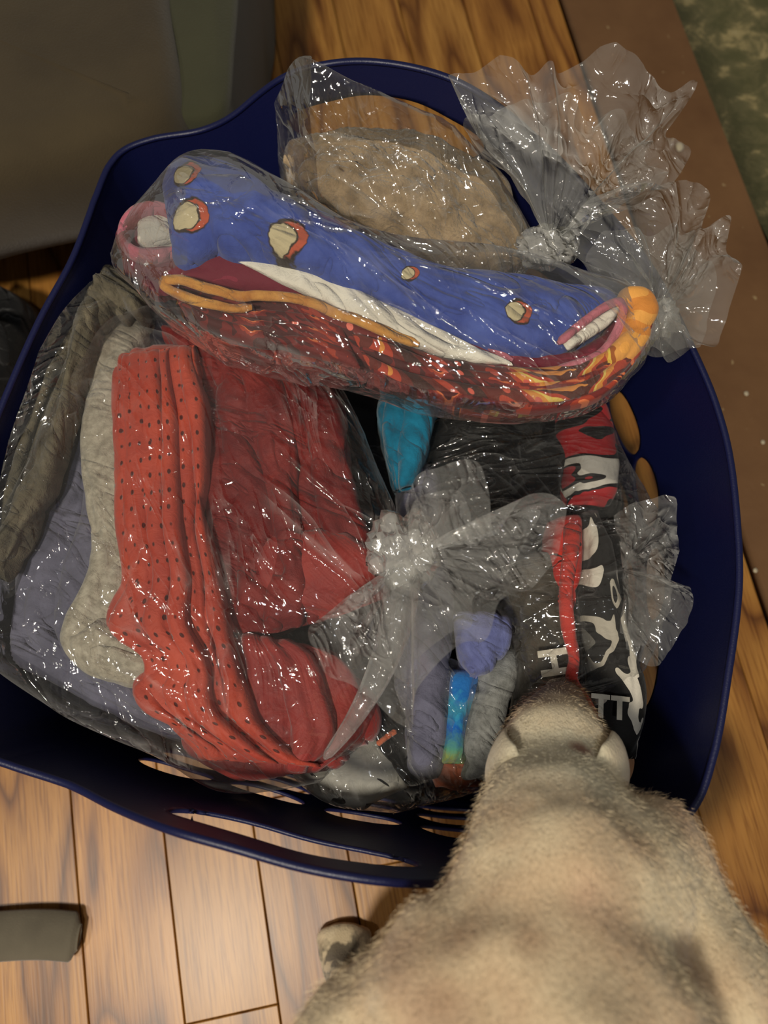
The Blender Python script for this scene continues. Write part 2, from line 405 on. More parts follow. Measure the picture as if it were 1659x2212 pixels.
M['bw'] = printed('black_white_print', [(0, srgb(208, 202, 188)), (.42, srgb(28, 27, 26)), (.54, srgb(176, 170, 156)), (.60, srgb(34, 33, 32)), (.68, srgb(110, 108, 102))], 22, (.7, 1.5, 1), .6)
M['redprint'] = printed('red_black_print', [(0, srgb(190, 48, 40)), (.56, srgb(206, 58, 46)), (.60, srgb(60, 20, 20)), (.66, srgb(196, 52, 42))], 45, (1, 1, 1), 1)
M['greyprint'] = printed('grey_brushstroke_print', [(0, srgb(24, 24, 24)), (.38, srgb(168, 166, 158)), (.60, srgb(174, 172, 164)), (.68, srgb(40, 40, 38))], 24, (.6, 2.0, 1), 1.2)
M['redtrim'] = cloth('red_trim', srgb(190, 64, 54), srgb(164, 50, 42))
M['coral'] = cloth('coral_cuff', srgb(190, 104, 72), srgb(150, 76, 50))
M['letter'] = cloth('cream_print', srgb(214, 208, 192))
def tiedye():
    t = NT('tie_dye'); uv = t.mapp('UV')
    sx = t.new('ShaderNodeSeparateXYZ'); t.link(uv, sx.inputs[0])
    f = t.math('ADD', t.math('MULTIPLY', sx.outputs[0], 12.), t.math('MULTIPLY', t.math('SUBTRACT', t.noise(uv, 70, 3, .6, 1), .5), .5))
    t.col(t.ramp(f, [(0, srgb(40, 110, 176)), (.2, srgb(24, 92, 160)), (.35, srgb(50, 140, 170)), (.55, srgb(16, 84, 166)), (.72, srgb(80, 140, 120)), (.85, srgb(130, 140, 70)), (1, srgb(150, 120, 60))]))
    return t.fin(.85, .2, t.bump(t.noise(t.mapp('Object'), 500, 2), .001, .5), .2)
M['tiedye'] = tiedye()
def suede(name, a, b):
    t = NT(name); ob = t.mapp('Object')
    t.col(t.ramp(t.noise(ob, 7, 4, .6), [(.35, b), (.65, a)]))
    return t.fin(.85, .2, t.bump(t.noise(ob, 500, 3, .7), .001, .5), .25)
M['sofa'] = suede('taupe_microfibre', srgb(66, 56, 38), srgb(56, 47, 32))
M['sofa2'] = suede('grey_green_microfibre', srgb(58, 58, 40), srgb(50, 50, 34))
def brownp():
    t = NT('brown_paint'); ob = t.mapp('Object')
    b = t.ramp(t.noise(ob, 9, 4, .6), [(.3, srgb(98, 68, 42)), (.7, srgb(116, 84, 54))])
    v = t.noise(ob, 85, 2, .5, .5); mk = t.ramp(v, [(.735, (0, 0, 0, 1)), (.76, (1, 1, 1, 1))])
    t.col(t.mix(mk, b, srgb(150, 128, 92)))
    return t.fin(.5, .4, t.bump(t.noise(ob, 60, 4, .6), .0012, .5))
M['brown'] = brownp()
def slab():
    t = NT('mottled_slab'); ob = t.mapp('Object')
    a = t.ramp(t.noise(ob, 26, 5, .62, .4), [(.42, srgb(84, 82, 52)), (.54, srgb(104, 98, 66)), (.62, srgb(152, 138, 96)), (.75, srgb(166, 152, 112))])
    t.col(a)
    return t.fin(.38, .5, t.bump(t.noise(ob, 70, 4, .7, 1), .002, .7))
M['slab'] = slab()
M['crumb'] = cloth('white_crumb', srgb(214, 200, 170))

# ------------------------------------------------------------------ floor
ANG = math.radians(11.2); ca, sa = math.cos(ANG), math.sin(ANG)
def L2W(x, y): return (x * ca - y * sa, x * sa + y * ca)      # plank frame -> world
def W2L(X, Y): return (X * ca + Y * sa, -X * sa + Y * ca)
PWID = 0.0835
floor_o = bpy.data.objects.new('floor', None); C.objects.link(floor_o); tag(floor_o, 'honey oak strip floor under the laundry basket', kind='structure')
floor_o['_org'] = [0, 0, 0]
def box_v(x0, x1, y0, y1, z0, z1, ch=.0008):
    V = []
    for (zz, c) in ((z0, 0), (z1 - ch, 0), (z1, ch)):
        V += [(x0 + c, y0 + c, zz), (x1 - c, y0 + c, zz), (x1 - c, y1 - c, zz), (x0 + c, y1 - c, zz)]
    Fs = [(3, 2, 1, 0), (8, 9, 10, 11)]
    for k in (0, 4):
        for i in range(4): Fs.append((k + i, k + (i + 1) % 4, k + 4 + (i + 1) % 4, k + 4 + i))
    return V, Fs
xl0 = W2L(*P(376, 2000, 0)[:2])[0]           # one seam runs through this point of the floor
edge_x = max(W2L(*P(1185, 0, 0)[:2])[0], W2L(*P(1597, 1165, 0)[:2])[0])
k0 = -10
def plank(i, x0, x1, ya, yb):
    cx, cy = (x0 + x1) / 2, (ya + yb) / 2
    V, Fs = box_v(x0 - cx + .0005, x1 - cx - .0005, ya - cy + .0004, yb - cy - .0004, -.012, 0)
    me = bpy.data.meshes.new('plank'); me.from_pydata(V, [], Fs); me.materials.append(M['wood'])
    o = bpy.data.objects.new('plank', me); C.objects.link(o); X, Y = L2W(cx, cy)
    o.location = (X, Y, random.uniform(-.0003, .0)); o.rotation_euler = (0, 0, ANG); o.parent = floor_o
j1 = W2L(*P(135, 1987, 0)[:2])[1]; j2 = W2L(*P(485, 2195, 0)[:2])[1]; j3 = W2L(*P(645, 80, 0)[:2])[1]
kk = {-2: j1, 0: j2}
for k in range(-11, 9):
    x0 = xl0 + k * PWID; x1 = x0 + PWID
    if x0 >= edge_x: break
    x1 = min(x1, edge_x)
    if x1 - x0 < .01: continue
    start = kk.get(k, random.uniform(-1.3, -.8))
    if k in kk: start = kk[k] - 1.1
    ys = [start]; first = True
    if k in kk: ys += [kk[k] - .5, kk[k]]
    while ys[-1] < 1.55: ys.append(ys[-1] + random.uniform(.42, .95))
    for a, b in zip(ys[:-1], ys[1:]): plank(k, x0, x1, a, b)
V, Fs = box_v(xl0 - 11 * PWID, edge_x, -.75, 1.6, -.03, -.0122)
sub = mesh('subfloor', [(*L2W(x, y), z) for x, y, z in V], Fs, M['gap'], floor_o, smooth=False)
bw = W2L(*P(1545, 250, 0)[:2])[0] - edge_x
def strip(name, x0, x1, zt, mat, amp, seed, lab, n=60):
    xs = np.linspace(x0, x1, 24); ys = np.linspace(-.75, 1.6, n)
    X, Y = np.meshgrid(xs, ys, indexing='ij')
    ed = amp * 3 * vn(Y * 9, 0, 0, seed) * (X == x0) * (name != 'trim_1')
    Z = zt + amp * vn(X * 14, Y * 14, 0, seed) * (X > x0) * (X < x1)
    V = [(*L2W(a, b), c) for a, b, c in zip((X + ed).ravel(), Y.ravel(), Z.ravel())]
    nv = len(V); Fs = grid_faces(24, n)
    V += [(*L2W(a, b), -.03) for a, b in ((x0, -.75), (x1, -.75), (x1, 1.6), (x0, 1.6))]
    Fs.append((nv + 3, nv + 2, nv + 1, nv))
    Fs.append([nv, nv + 3] + [n - 1 - i for i in range(n)])
    return tag(mesh(name, V, Fs, mat), lab, kind='structure')
strip('trim_1', edge_x + .001, edge_x + bw, .004, M['brown'], .0012, 3, 'scuffed brown painted border strip along the oak floor')
strip('floor_slab', edge_x + bw + .0005, edge_x + 1.4, .001, M['slab'], .003, 8, 'mottled olive stone slab beyond the brown strip')
for i, (u, v, r) in enumerate([(1468, 317, .0045), (1612, 850, .0022), (1632, 1232, .002), (1648, 955, .002)]):
    c = P(u, v, .006); labs = ['white crumb on the brown strip near the upper gathered plastic', 'small pale fleck on brown strip, above the two lower flecks', 'lowest small pale fleck on the brown strip right of basket', 'small pale fleck on the brown strip, at the right photo edge']
    tag(blob('crumb', c, (r, r * 1.1, r * .6), M['crumb'], seed=i, n=14, m=10), labs[i], 'crumb', 'crumbs on the brown strip')

# ------------------------------------------------------------------ basket
CXb, CYb = -.012, .20
RIM = [(90, 690), (160, 560), (205, 440), (235, 365), (270, 325), (340, 300), (430, 286), (500, 255), (560, 205), (620, 165), (700, 142), (790, 135), (900, 150), (1000, 185), (1100, 250), (1200, 340),
       (1300, 450), (1410, 590), (1500, 770), (1545, 880), (1575, 1000), (1592, 1180), (1590, 1300), (1570, 1450), (1540, 1620), (1490, 1750), (1370, 1835), (1180, 1885), (1040, 1900), (915, 1903), (800, 1895), (650, 1868), (500, 1825), (370, 1788), (250, 1740), (150, 1690), (0, 1640), (-75, 1590), (-110, 1440), (-95, 1240), (-45, 1020), (15, 860)]
Z0, ZH = .262, .062
def hb(u, v):
    if v < 700: d = abs(u - 845) / 430.
    elif v > 1500: d = abs(u - 630) / 520.
    else: d = 9
    t = min(max((1 - d) / .62, 0), 1); return t * t * (3 - 2 * t)
rp = []
for u, v in RIM:
    z = Z0 + ZH * hb(u, v); p = P(u, v, z); rp.append((p[0] - CXb, p[1] - CYb, z))
rs = spline(rp, 1440, True)
rth = np.arctan2(rs[:, 1], rs[:, 0]); o_ = np.argsort(rth); rth = rth[o_]; rr_ = np.hypot(rs[:, 0], rs[:, 1])[o_]; rz_ = rs[:, 2][o_]
ext = lambda a: np.concatenate([a[-60:], a, a[:60]])
eth = np.concatenate([rth[-60:] - 2 * PI, rth, rth[:60] + 2 * PI]); erz, err = ext(rz_), ext(rr_)
def smooth(a, k=9): return np.convolve(np.pad(a, k, mode='edge'), np.ones(2 * k + 1) / (2 * k + 1), 'valid')
erz, err = smooth(erz, 7), smooth(err, 7)
def wrapth(t): return (t + PI) % (2 * PI) - PI
def kb(th):  # how far the wall leans in at the base, steeper on the handle side nearest the viewer
    near = np.clip(-np.sin(th), 0, 1) ** 2
    return .85 + .09 * near
def kz(th, z): return kb(th) + (1 - kb(th)) * z / Z0
def wallp(th, z):
    t = wrapth(th); zr = np.interp(t, eth, erz); R = np.interp(t, eth, err) / kz(t, zr)
    r = R * kz(t, z)
    zz = np.clip(z, 0, None); r = r * (1 - .06 * np.clip(1 - zz / .03, 0, 1) ** 2)
    return np.stack([CXb + r * np.cos(th), CYb + r * np.sin(th), z], -1)
def th_of(u, v, z):
    p = P(u, v, z); return math.atan2(p[1] - CYb, p[0] - CXb)
def clampin(V, mg):
    V = V.copy(); dx, dy = V[:, 0] - CXb, V[:, 1] - CYb; th = np.arctan2(dy, dx); r = np.hypot(dx, dy)
    zrim = np.interp(th, eth, erz); W_ = wallp(th, np.clip(V[:, 2], .01, None)); rw = np.hypot(W_[:, 0] - CXb, W_[:, 1] - CYb) - mg
    lim = np.where(V[:, 2] < zrim + .012, np.minimum(r, rw - .002 * np.exp(-np.maximum(rw - r, 0) / .004)), r)
    k = lim / np.maximum(r, 1e-6); V[:, 0] = CXb + dx * k; V[:, 1] = CYb + dy * k; V[:, 2] = np.maximum(V[:, 2], .008)
    return V
# equal arc-length angular samples
NS, NH = 1200, 128
ths = np.linspace(-PI, PI, 4001); pp = wallp(ths, .15 + 0 * ths)
cl = np.concatenate([[0], np.cumsum(np.linalg.norm(np.diff(pp[:, :2], axis=0), axis=1))]); PER = cl[-1]
arc = lambda th: np.interp(wrapth(th), ths, cl)
tg = np.interp(np.arange(NS) / NS * PER, cl, ths)
sg = np.arange(NS) / NS * PER
zr = np.interp(tg, eth, erz)
hj = np.linspace(0, 1, NH)
S2, Hh = np.meshgrid(sg, hj, indexing='ij'); T2 = np.repeat(tg[:, None], NH, 1)
Zg = .004 + (zr[:, None] - .004) * Hh
holes = []
hw = .031
row = [th_of(362, 1682, .15), th_of(567, 1733, .15), th_of(783, 1766, .15), th_of(985, 1768, .15), th_of(1365, 908, .14), th_of(1408, 1064, .14), th_of(1412, 1262, .14), th_of(1408, 1460, .14)]
srow = [float(arc(a)) for a in row]
s = 0
allr = list(srow)
for q in np.arange(.03, PER - .02, .078):
    if srow[0] - .2 < q < srow[0]: continue
    if min([min(abs(q - x), PER - abs(q - x)) for x in allr]) > .072: allr.append(float(q))
for a in allr: holes += [(a, .142, hw, .019), (a, .088, hw, .019), (a, .040, hw * .95, .013)]
holes.append((float(arc(th_of(838, 275, .28))), .2745, .074, .0235))
holes.append((float(arc(th_of(628, 1830, .28))), .2745, .076, .0215))
keep = np.ones((NS, NH), bool); Sn, Zn = S2.copy(), Zg.copy()
snap = []
for (a, z, ra, rb) in holes:
    ds = (S2 - a + PER / 2) % PER - PER / 2
    e = np.sqrt((np.abs(ds) / ra) ** 2.2 + (np.abs(Zg - z) / rb) ** 2.2)
    ins = e < 1; keep &= ~ins
    nb = np.zeros_like(ins)
    for dx in (-1, 0, 1):
        for dy in (-1, 0, 1): nb |= np.roll(np.roll(ins, dx, 0), dy, 1)
    snap.append((nb & ~ins, ds, z, e, a))
for nb, ds, z, e, a in snap:
    m_ = nb & keep & (e < 1.35)
    f_ = (1 / e) if False else None
    sc_ = 1 / np.maximum(e, 1e-6) ** (2 / 2.2)
    Sn = np.where(m_, a + ds * sc_, Sn); Zn = np.where(m_, z + (Zg - z) * sc_, Zn)
Tn = np.interp(Sn % PER, cl, ths)
Vw = wallp(Tn, Zn)
idx = np.arange(NS * NH).reshape(NS, NH)
Fs = []
kp = keep
for i in range(NS):
    i2 = (i + 1) % NS
    ok = kp[i, :-1] & kp[i2, :-1] & kp[i, 1:] & kp[i2, 1:]
    for j in np.nonzero(ok)[0]: Fs.append((idx[i, j], idx[i2, j], idx[i2, j + 1], idx[i, j + 1]))
# base plate with slots of its own kept simple: rings to the centre
V = Vw.reshape(-1, 3).tolist(); nv = len(V); rings = 14
for r in range(1, rings + 1):
    k = 1 - r / (rings + .5)
    for i in range(0, NS):
        p = Vw[i, 0]; V.append((CXb + (p[0] - CXb) * k, CYb + (p[1] - CYb) * k, .004))
    for i in range(NS):
        i2 = (i + 1) % NS
        a0 = idx[i, 0] if r == 1 else nv + (r - 2) * NS + i; a1 = idx[i2, 0] if r == 1 else nv + (r - 2) * NS + i2
        b0 = nv + (r - 1) * NS + i; b1 = nv + (r - 1) * NS + i2
        Fs.append((a1, a0, b0, b1))
Fs.append([nv + (rings - 1) * NS + i for i in range(NS)][::-1])
used = sorted({i for f in Fs for i in f}); remap = {a: b for b, a in enumerate(used)}
Vb = np.array(V)[used]; Fb = [[remap[i] for i in f] for f in Fs]
basket = bpy.data.objects.new('laundry_basket', None); C.objects.link(basket); basket.location = (CXb, CYb, 0); basket['_org'] = [CXb, CYb, 0.]
tag(basket, 'large navy blue plastic laundry basket with slotted walls and two handle holes', 'basket')
wall = mesh('basket_body', Vb, Fb, M['plastic'], basket)
import bmesh
bm = bmesh.new(); bm.from_mesh(wall.data); bmesh.ops.remove_doubles(bm, verts=bm.verts, dist=.00035); bmesh.ops.dissolve_degenerate(bm, edges=bm.edges, dist=.0001)
bm.to_mesh(wall.data); bm.free()
md = wall.modifiers.new('s', 'SOLIDIFY'); md.thickness = .0026; md.offset = 1
# rolled rim
ring = wallp(tg[::3], zr[::3]); n = len(ring)
Tn_ = np.roll(ring, -1, 0) - np.roll(ring, 1, 0); Tn_ /= np.linalg.norm(Tn_, axis=1, keepdims=True)
Sd = np.cross(Tn_, [0, 0, 1.]); Sd /= np.linalg.norm(Sd, axis=1, keepdims=True); Nn_ = np.cross(Sd, Tn_)
aa = np.linspace(0, 2 * PI, 10, endpoint=False)
G = ring[:, None] + Sd[:, None] * ((np.cos(aa) * .0026) + .0012)[None, :, None] + Nn_[:, None] * (np.sin(aa) * .0022)[None, :, None]
Fr = grid_faces(n, 10, True) + [[(n - 1) * 10 + j, (n - 1) * 10 + (j + 1) % 10, (j + 1) % 10, j][::1] for j in range(10)]
tag(mesh('rim', G.reshape(-1, 3), Fr, M['plastic'], basket))

# ------------------------------------------------------------------ ottoman / sofa at the upper left
sofa = bpy.data.objects.new('ottoman', None); C.objects.link(sofa); so = P(200, 100, 0); sofa.location = (-.42, .8, 0); sofa['_org'] = [-.42, .8, 0.]
tag(sofa, 'low dark taupe upholstered ottoman behind the basket, at upper left', 'ottoman')
def soft_poly(name, top, zt, zb, mat, parent, rnd=.03, sub=4, lean=None):
    """upholstered block: outline points (world xy) extruded from zb to zt with rounded edges"""
    n = 160; Q = np.array(top, float)
    # dense corner-preserving outline
    seg = np.linalg.norm(np.roll(Q, -1, 0) - Q, axis=1); cum = np.concatenate([[0], np.cumsum(seg)]); t = np.linspace(0, cum[-1], n, endpoint=False)
    i = np.searchsorted(cum, t, 'right') - 1; f = ((t - cum[i]) / seg[i])[:, None]
    O = Q[i] * (1 - f) + np.roll(Q, -1, 0)[i] * f
    for _ in range(5): O = .25 * np.roll(O, 1, 0) + .5 * O + .25 * np.roll(O, -1, 0)
    c = O.mean(0); R = []
    prof = [(zb, 0.02), (zb, .0)] + [(zb + rnd * (1 - math.cos(a)), -rnd * math.sin(a) * .0) for a in (0,)] 
    levels = [(zb, rnd * .5), (zb + rnd * .25, rnd * .12), (zb + rnd, 0), ((zb + zt) / 2, -rnd * .12), (zt - rnd, 0), (zt - rnd * .35, rnd * .2), (zt - rnd * .08, rnd * .6), (zt, rnd * 1.3)]
    Nrm = np.roll(O, -1, 0) - np.roll(O, 1, 0); Nrm = np.stack([Nrm[:, 1], -Nrm[:, 0]], 1); Nrm /= np.linalg.norm(Nrm, axis=1, keepdims=True)
    if ((O - c) * Nrm).sum() < 0: Nrm = -Nrm
    V = []
    for z, ins in levels:
        o2 = O - Nrm * ins; w_ = .004 * vn(o2[:, 0] * 12, o2[:, 1] * 12, z * 12, 5)
        o2 = o2 + Nrm * w_[:, None]
        ln = 0 if lean is None else lean * (zt - z)
        V += [(a + ln, b, z) for a, b in o2]
    base = O - Nrm * rnd * 1.3
    for k in (.7, .4, .12):
        V += [(c[0] + (a - c[0]) * k, c[1] + (b - c[1]) * k, zt + .012 * (1 - k * k) + .003 * float(vn(a * 9 * k, b * 9 * k, 0, 9))) for a, b in base]
    rows = len(levels) + 3
    Fs = []
    for r in range(rows - 1):
        for i in range(n): Fs.append((r * n + i, r * n + (i + 1) % n, (r + 1) * n + (i + 1) % n, (r + 1) * n + i))
    Fs.append([(rows - 1) * n + i for i in range(n)]); Fs.append(list(range(n))[::-1])
    return mesh(name, V, Fs, mat, parent)
zt = .235
c1 = P(412, 292, zt)[:2]; c2 = P(-10, 388, zt)[:2]; c3 = P(362, -40, zt)[:2]
soft_poly('seat_cushion', [c1, c3, c3 + np.array([-.05, .35]), (-1.2, 1.3), (-1.2, c2[1] - .12), c2 + (c2 - c1) * .6, c2], zt + .012, .125, M['sofa'], sofa, .032)
soft_poly('side_bolster', [(-.205, .52), (-.137, .52), (-.139, .75), (-.146, 1.3), (-.25, 1.3)], .225, .005, M['sofa2'], sofa, .010)
soft_poly('base_panel', [(-.19, .56), (-.46, .555), (-.62, .54), (-1.15, .6), (-1.15, 1.2), (-.24, 1.2)], .12, .012, M['sofa2'], sofa, .015)

# black object at the left edge of the frame
bb = bpy.data.objects.new('black_bag', None); C.objects.link(bb); bb.location = (-.46, .36, 0); bb['_org'] = [-.46, .36, 0.]
tag(bb, 'black fabric bag on the floor, left of the basket', 'bag')
bl = [P(-60, 600, .07)[:2], P(20, 622, .07)[:2], P(52, 650, .07)[:2], P(66, 700, .07)[:2], P(52, 770, .07)[:2], P(20, 850, .07)[:2], P(-40, 905, .07)[:2], P(-130, 900, .07)[:2], P(-170, 740, .07)[:2]]
soft_poly('bag_body', bl[::-1], .09, .001, M['black'], bb, .03)
tube('handle_loop', [(-90, 700, .10), (-40, 680, .125), (0, 720, .12), (10, 790, .10)], .006, M['black'], bb, flat=.5)

# grey strap at the lower left
st = tube('grey_strap', [(-120, 2035, .012), (0, 2022, .012), (90, 2018, .012), (172, 2024, .012)], .021, suede('grey_webbing', srgb(112, 104, 88), srgb(84, 78, 66)), flat=.35, m=16)
tag(st, 'wide grey strap lying on the oak floor at lower left', 'strap')

# ------------------------------------------------------------------ clothes in the basket
def G_(name, label, cat, A, B, z, th, mat, group=None, **k):
    return tag(loft(name, A, B, z, th, M[mat], **k), label, cat, group)
def folds(parent, A, B, z, th, mat, fr, seed, dz=.006, **k):
    """overlapping folded strips that run the length of a garment; fr lists (from, to) fractions across it"""
    A = spline(A, 24); B = spline(B, 24); s_ = np.linspace(0, 1, 24)
    for i, (f0, f1) in enumerate(fr):
        w0 = f0 + .05 * vn(s_ * 3, i * 7.3, 0, seed); w1 = f1 + .05 * vn(s_ * 3, i * 7.3 + 3, 0, seed)
        a = A + (B - A) * w0[:, None]; b = A + (B - A) * w1[:, None]
        loft('fold', a.tolist(), b.tolist(), z + dz * (i % 3) - dz, th, mat, parent, n=120, m=36, seed=seed + i, **k)
# dark fill at the bottom of the basket
G_('dark_sweater', 'black garment deep under the bags, below the red bag', 'clothing', [(300, 620), (60, 1000), (60, 1300), (300, 1560)], [(1250, 620), (1180, 1000), (1100, 1300), (900, 1500)], .07, .11, 'black', fold=(.008, 2, 30), seed=3)
G_('black_trousers', 'black garment lying low against the right basket wall', 'clothing', [(1000, 640), (980, 1000), (980, 1350), (1020, 1600)], [(1330, 700), (1345, 1000), (1370, 1350), (1340, 1600)], .07, .10, 'black', fold=(.008, 2, 30), seed=5)

# towels
tw = G_('folded_towel', 'folded tan terry towel in the clear bag near the far handle', 'towel',
   [(622, 335), (720, 345), (830, 360), (940, 345), (1020, 385), (1075, 450), (1110, 520), (1130, 560)],
   [(618, 372), (660, 470), (760, 545), (870, 595), (960, 625), (1040, 640), (1095, 620), (1130, 590)], [.225, .225, .22, .21], [.09, .12, .12, .10], 'towel', fold=(.003, 3, 36), crum=(.002, 70), seed=11, n=130, m=90, sq=.4, endk=12)
tube('towel_hem', [(615, 345, .262), (700, 352, .266), (800, 366, .268), (900, 360, .266), (985, 385, .262)], .0075, M['towel'], tw, amp=.002, flat=.8)
tube('towel_hem', [(1030, 395, .262), (1075, 450, .262), (1110, 520, .255), (1128, 590, .24)], .0065, M['towel'], tw, amp=.002, flat=.8, seed=4)
tube('towel_hem', [(1000, 420, .268), (1040, 490, .268), (1065, 560, .26), (1080, 610, .245)], .005, M['towel'], tw, amp=.002, flat=.8, seed=6)
G_('hand_towel', 'grey-brown towel edge behind the tan towel', 'towel',
   [(640, 308), (720, 310), (820, 325), (920, 320)], [(630, 345), (720, 350), (820, 365), (920, 360)], .215, .08, 'charcoal', fold=(.003, 3, 40), crum=(.002, 80), seed=14)

# long bag
G_('blue_shirt', 'royal blue shirt with cream and orange dots in the long clear bag', 'clothing',
   [(352, 400), (400, 362), (470, 368), (570, 420), (680, 480), (800, 545), (920, 585), (1050, 605), (1180, 620), (1290, 632), (1345, 665)],
   [(378, 560), (400, 578), (460, 562), (550, 565), (650, 590), (760, 640), (870, 690), (980, 735), (1090, 770), (1200, 772), (1320, 700)], [.30, .31, .30, .30, .29], [.05, .06, .055, .05], 'blue', fold=(.004, 1.6, 26), crum=(.0012, 55), seed=21, n=150, m=70)
bz = .31
def dots():
    t = NT('royal_blue_dotted'); ob = t.mapp('Object'); org = np.array(bshirt['_org'])
    base = t.ramp(t.noise(ob, 30, 4, .6), [(.35, srgb(54, 70, 140)), (.65, srgb(76, 94, 166))])
    for (u, v, r) in [(402, 376, .010), (408, 464, .0125), (624, 532, .0125), (886, 598, .006), (1118, 676, .008)]:
        for (du, c, k) in [(2, srgb(50, 40, 36), 1.12), (8, srgb(176, 84, 60), .92), (-7, srgb(60, 50, 42), .84), (-9, srgb(186, 174, 140), .76)]:
            p = P(u + du * r / .0125, v, .325) - org
            mp = t.mapp('Object', (1, 1, .0), (-p[0], -p[1], 0)); vl = t.new('ShaderNodeVectorMath'); vl.operation = 'LENGTH'; t.link(mp, vl.inputs[0])
            dd = t.math('ADD', vl.outputs['Value'], t.math('MULTIPLY', t.math('SUBTRACT', t.noise(ob, 130, 2, .5), .5), .006))
            base = t.mix(t.ramp(t.math('DIVIDE', dd, r * k), [(.92, (1, 1, 1, 1)), (1, (0, 0, 0, 1))]), base, c)
    w3 = t.math('POWER', t.math('ABSOLUTE', t.math('SUBTRACT', t.noise(t.mapp(t.mapp('Object', rot=(0, 0, .5)), (1, 2.4, 1)), 13, 2.5, .5, 1.1), .5)), .6)
    t.col(base); return t.fin(.9, .2, t.bump(w3, .011, .8, t.bump(t.noise(ob, 90, 4, .6, 1), .0024, .6)), .15)
bshirt = [o for o in bpy.data.objects if o.name == 'blue_shirt'][0]; bshirt.data.materials[0] = dots()
white_l = G_('burgundy_leggings', 'burgundy printed leggings folded open to a white lining in the long bag', 'clothing',
   [(262, 560), (330, 575), (430, 560), (540, 545), (660, 570), (780, 620), (900, 680), (1010, 730), (1110, 770), (1230, 770), (1320, 705), (1335, 650)],
   [(270, 590), (360, 625), (450, 632), (560, 640), (680, 668), (800, 720), (900, 770), (1010, 800), (1110, 812), (1250, 805), (1345, 730), (1358, 655)], [.285, .293, .293, .288], [.03, .034, .034, .03], 'burg', fold=(.002, 2, 40), crum=(.001, 60), seed=23, n=140)
loft('lining', [(510, 552), (600, 566), (700, 598), (800, 642), (900, 690), (1000, 738), (1105, 784)], [(515, 566), (590, 600), (690, 650), (790, 700), (890, 744), (1000, 776), (1108, 790)], .311, [.004, .012, .014, .012, .005], M['white'], white_l, fold=(.001, 1, 50), crum=(.0006, 40), seed=25, n=80, m=30)
loft('lining', [(1215, 742), (1260, 708), (1300, 682), (1338, 658)], [(1225, 756), (1275, 726), (1318, 696), (1343, 662)], .318, .008, M['white'], white_l, fold=(.001, 1, 50), crum=(.0005, 40), seed=26, n=40, m=20)
tube('binding', [(520, 556, .313), (620, 560, .315), (720, 588, .316), (820, 632, .316), (920, 682, .314), (1020, 730, .312), (1108, 778, .31)], .0022, M['pink'], white_l, n=90)
tube('binding', [(1205, 742, .32), (1255, 700, .324), (1305, 664, .326), (1338, 652, .326), (1346, 672, .325), (1330, 720, .322), (1290, 768, .318), (1200, 800, .312)], .003, M['pink'], white_l, n=90)
roll = tag(tube('pink_garment_roll', [(385, 470, .30), (345, 455, .302), (300, 462, .302), (272, 495, .30), (272, 530, .30), (300, 552, .302), (345, 556, .302), (392, 550, .30)], .0042, M['pink'], n=90, flat=2.2), 'rolled pink-edged garment end at the left of the long bag', 'clothing')
loft('inner_lining', [(300, 490), (330, 472), (370, 478)], [(305, 530), (335, 535), (385, 520)], .292, .02, M['white'], roll, fold=(.003, 2, 90), crum=(.001, 90), seed=33, n=40, m=24)
loft('outer_layer', [(268, 500), (262, 540), (290, 600), (340, 640)], [(385, 500), (388, 545), (390, 600), (392, 640)], .278, .03, M['burg'], roll, fold=(.003, 2, 50), seed=34, n=50, m=30)
tag(tube('gold_trim_shirt', [(905, 745, .316), (820, 714, .318), (720, 672, .319), (640, 648, .319), (540, 640, .318), (450, 626, .316), (385, 606, .313), (356, 606, .31), (360, 622, .31), (410, 648, .313), (480, 664, .315), (545, 664, .315)], .0036, M['gold'], n=120, flat=.9, amp=.003),
    'golden edged folded hem between burgundy leggings and ember print in the long bag', 'clothing')
em = G_('ember_leggings', 'dark burgundy ember printed leggings, lower left layers in the long bag', 'clothing',
   [(370, 632), (440, 645), (540, 658), (640, 668), (740, 705), (860, 745), (980, 790), (1120, 820), (1260, 820)], [(390, 665), (450, 720), (560, 755), (680, 775), (780, 800), (880, 850), (1000, 880), (1130, 895), (1260, 880)], .285, [.03, .045, .04, .035], 'ember', fold=(.004, 1.2, 42), crum=(.0015, 50), seed=28, n=140, m=64)
folds(em, [(380, 640), (460, 655), (560, 668), (660, 680), (740, 712)], [(395, 665), (460, 716), (560, 748), (680, 770), (780, 800)], .306, .014, M['ember'], [(.05, .4), (.35, .7), (.65, .95)], 149, dz=.002, fold=(.0015, 1, 60), crum=(.0008, 60), sq=.6)
fl = G_('fiery_leggings', 'orange and yellow flame printed leggings, lowest layer of the long bag', 'clothing',
   [(760, 720), (860, 755), (960, 790), (1080, 808), (1200, 806), (1300, 770), (1370, 700), (1392, 645)], [(800, 800), (880, 850), (980, 868), (1100, 885), (1200, 885), (1300, 855), (1378, 770), (1414, 670)], .30, [.015, .03, .036, .036, .03], 'fire', fold=(.004, 1.2, 50), crum=(.001, 50), seed=29, n=140, m=70)
FA = [(760, 720), (860, 755), (960, 790), (1080, 808), (1200, 806), (1300, 770), (1370, 700), (1392, 645)]; FB = [(800, 800), (880, 850), (980, 868), (1100, 885), (1200, 885), (1300, 855), (1378, 770), (1414, 670)]
folds(fl, FA, FB, .318, .014, M['fire'], [(.0, .34), (.5, .9)], 129, dz=.002, fold=(.001, 1, 60), crum=(.0005, 60), sq=.6)
folds(fl, FA, FB, .317, .013, M['ember'], [(.3, .54), (.86, .99)], 139, dz=.002, fold=(.001, 1, 60), crum=(.0005, 60), sq=.6)
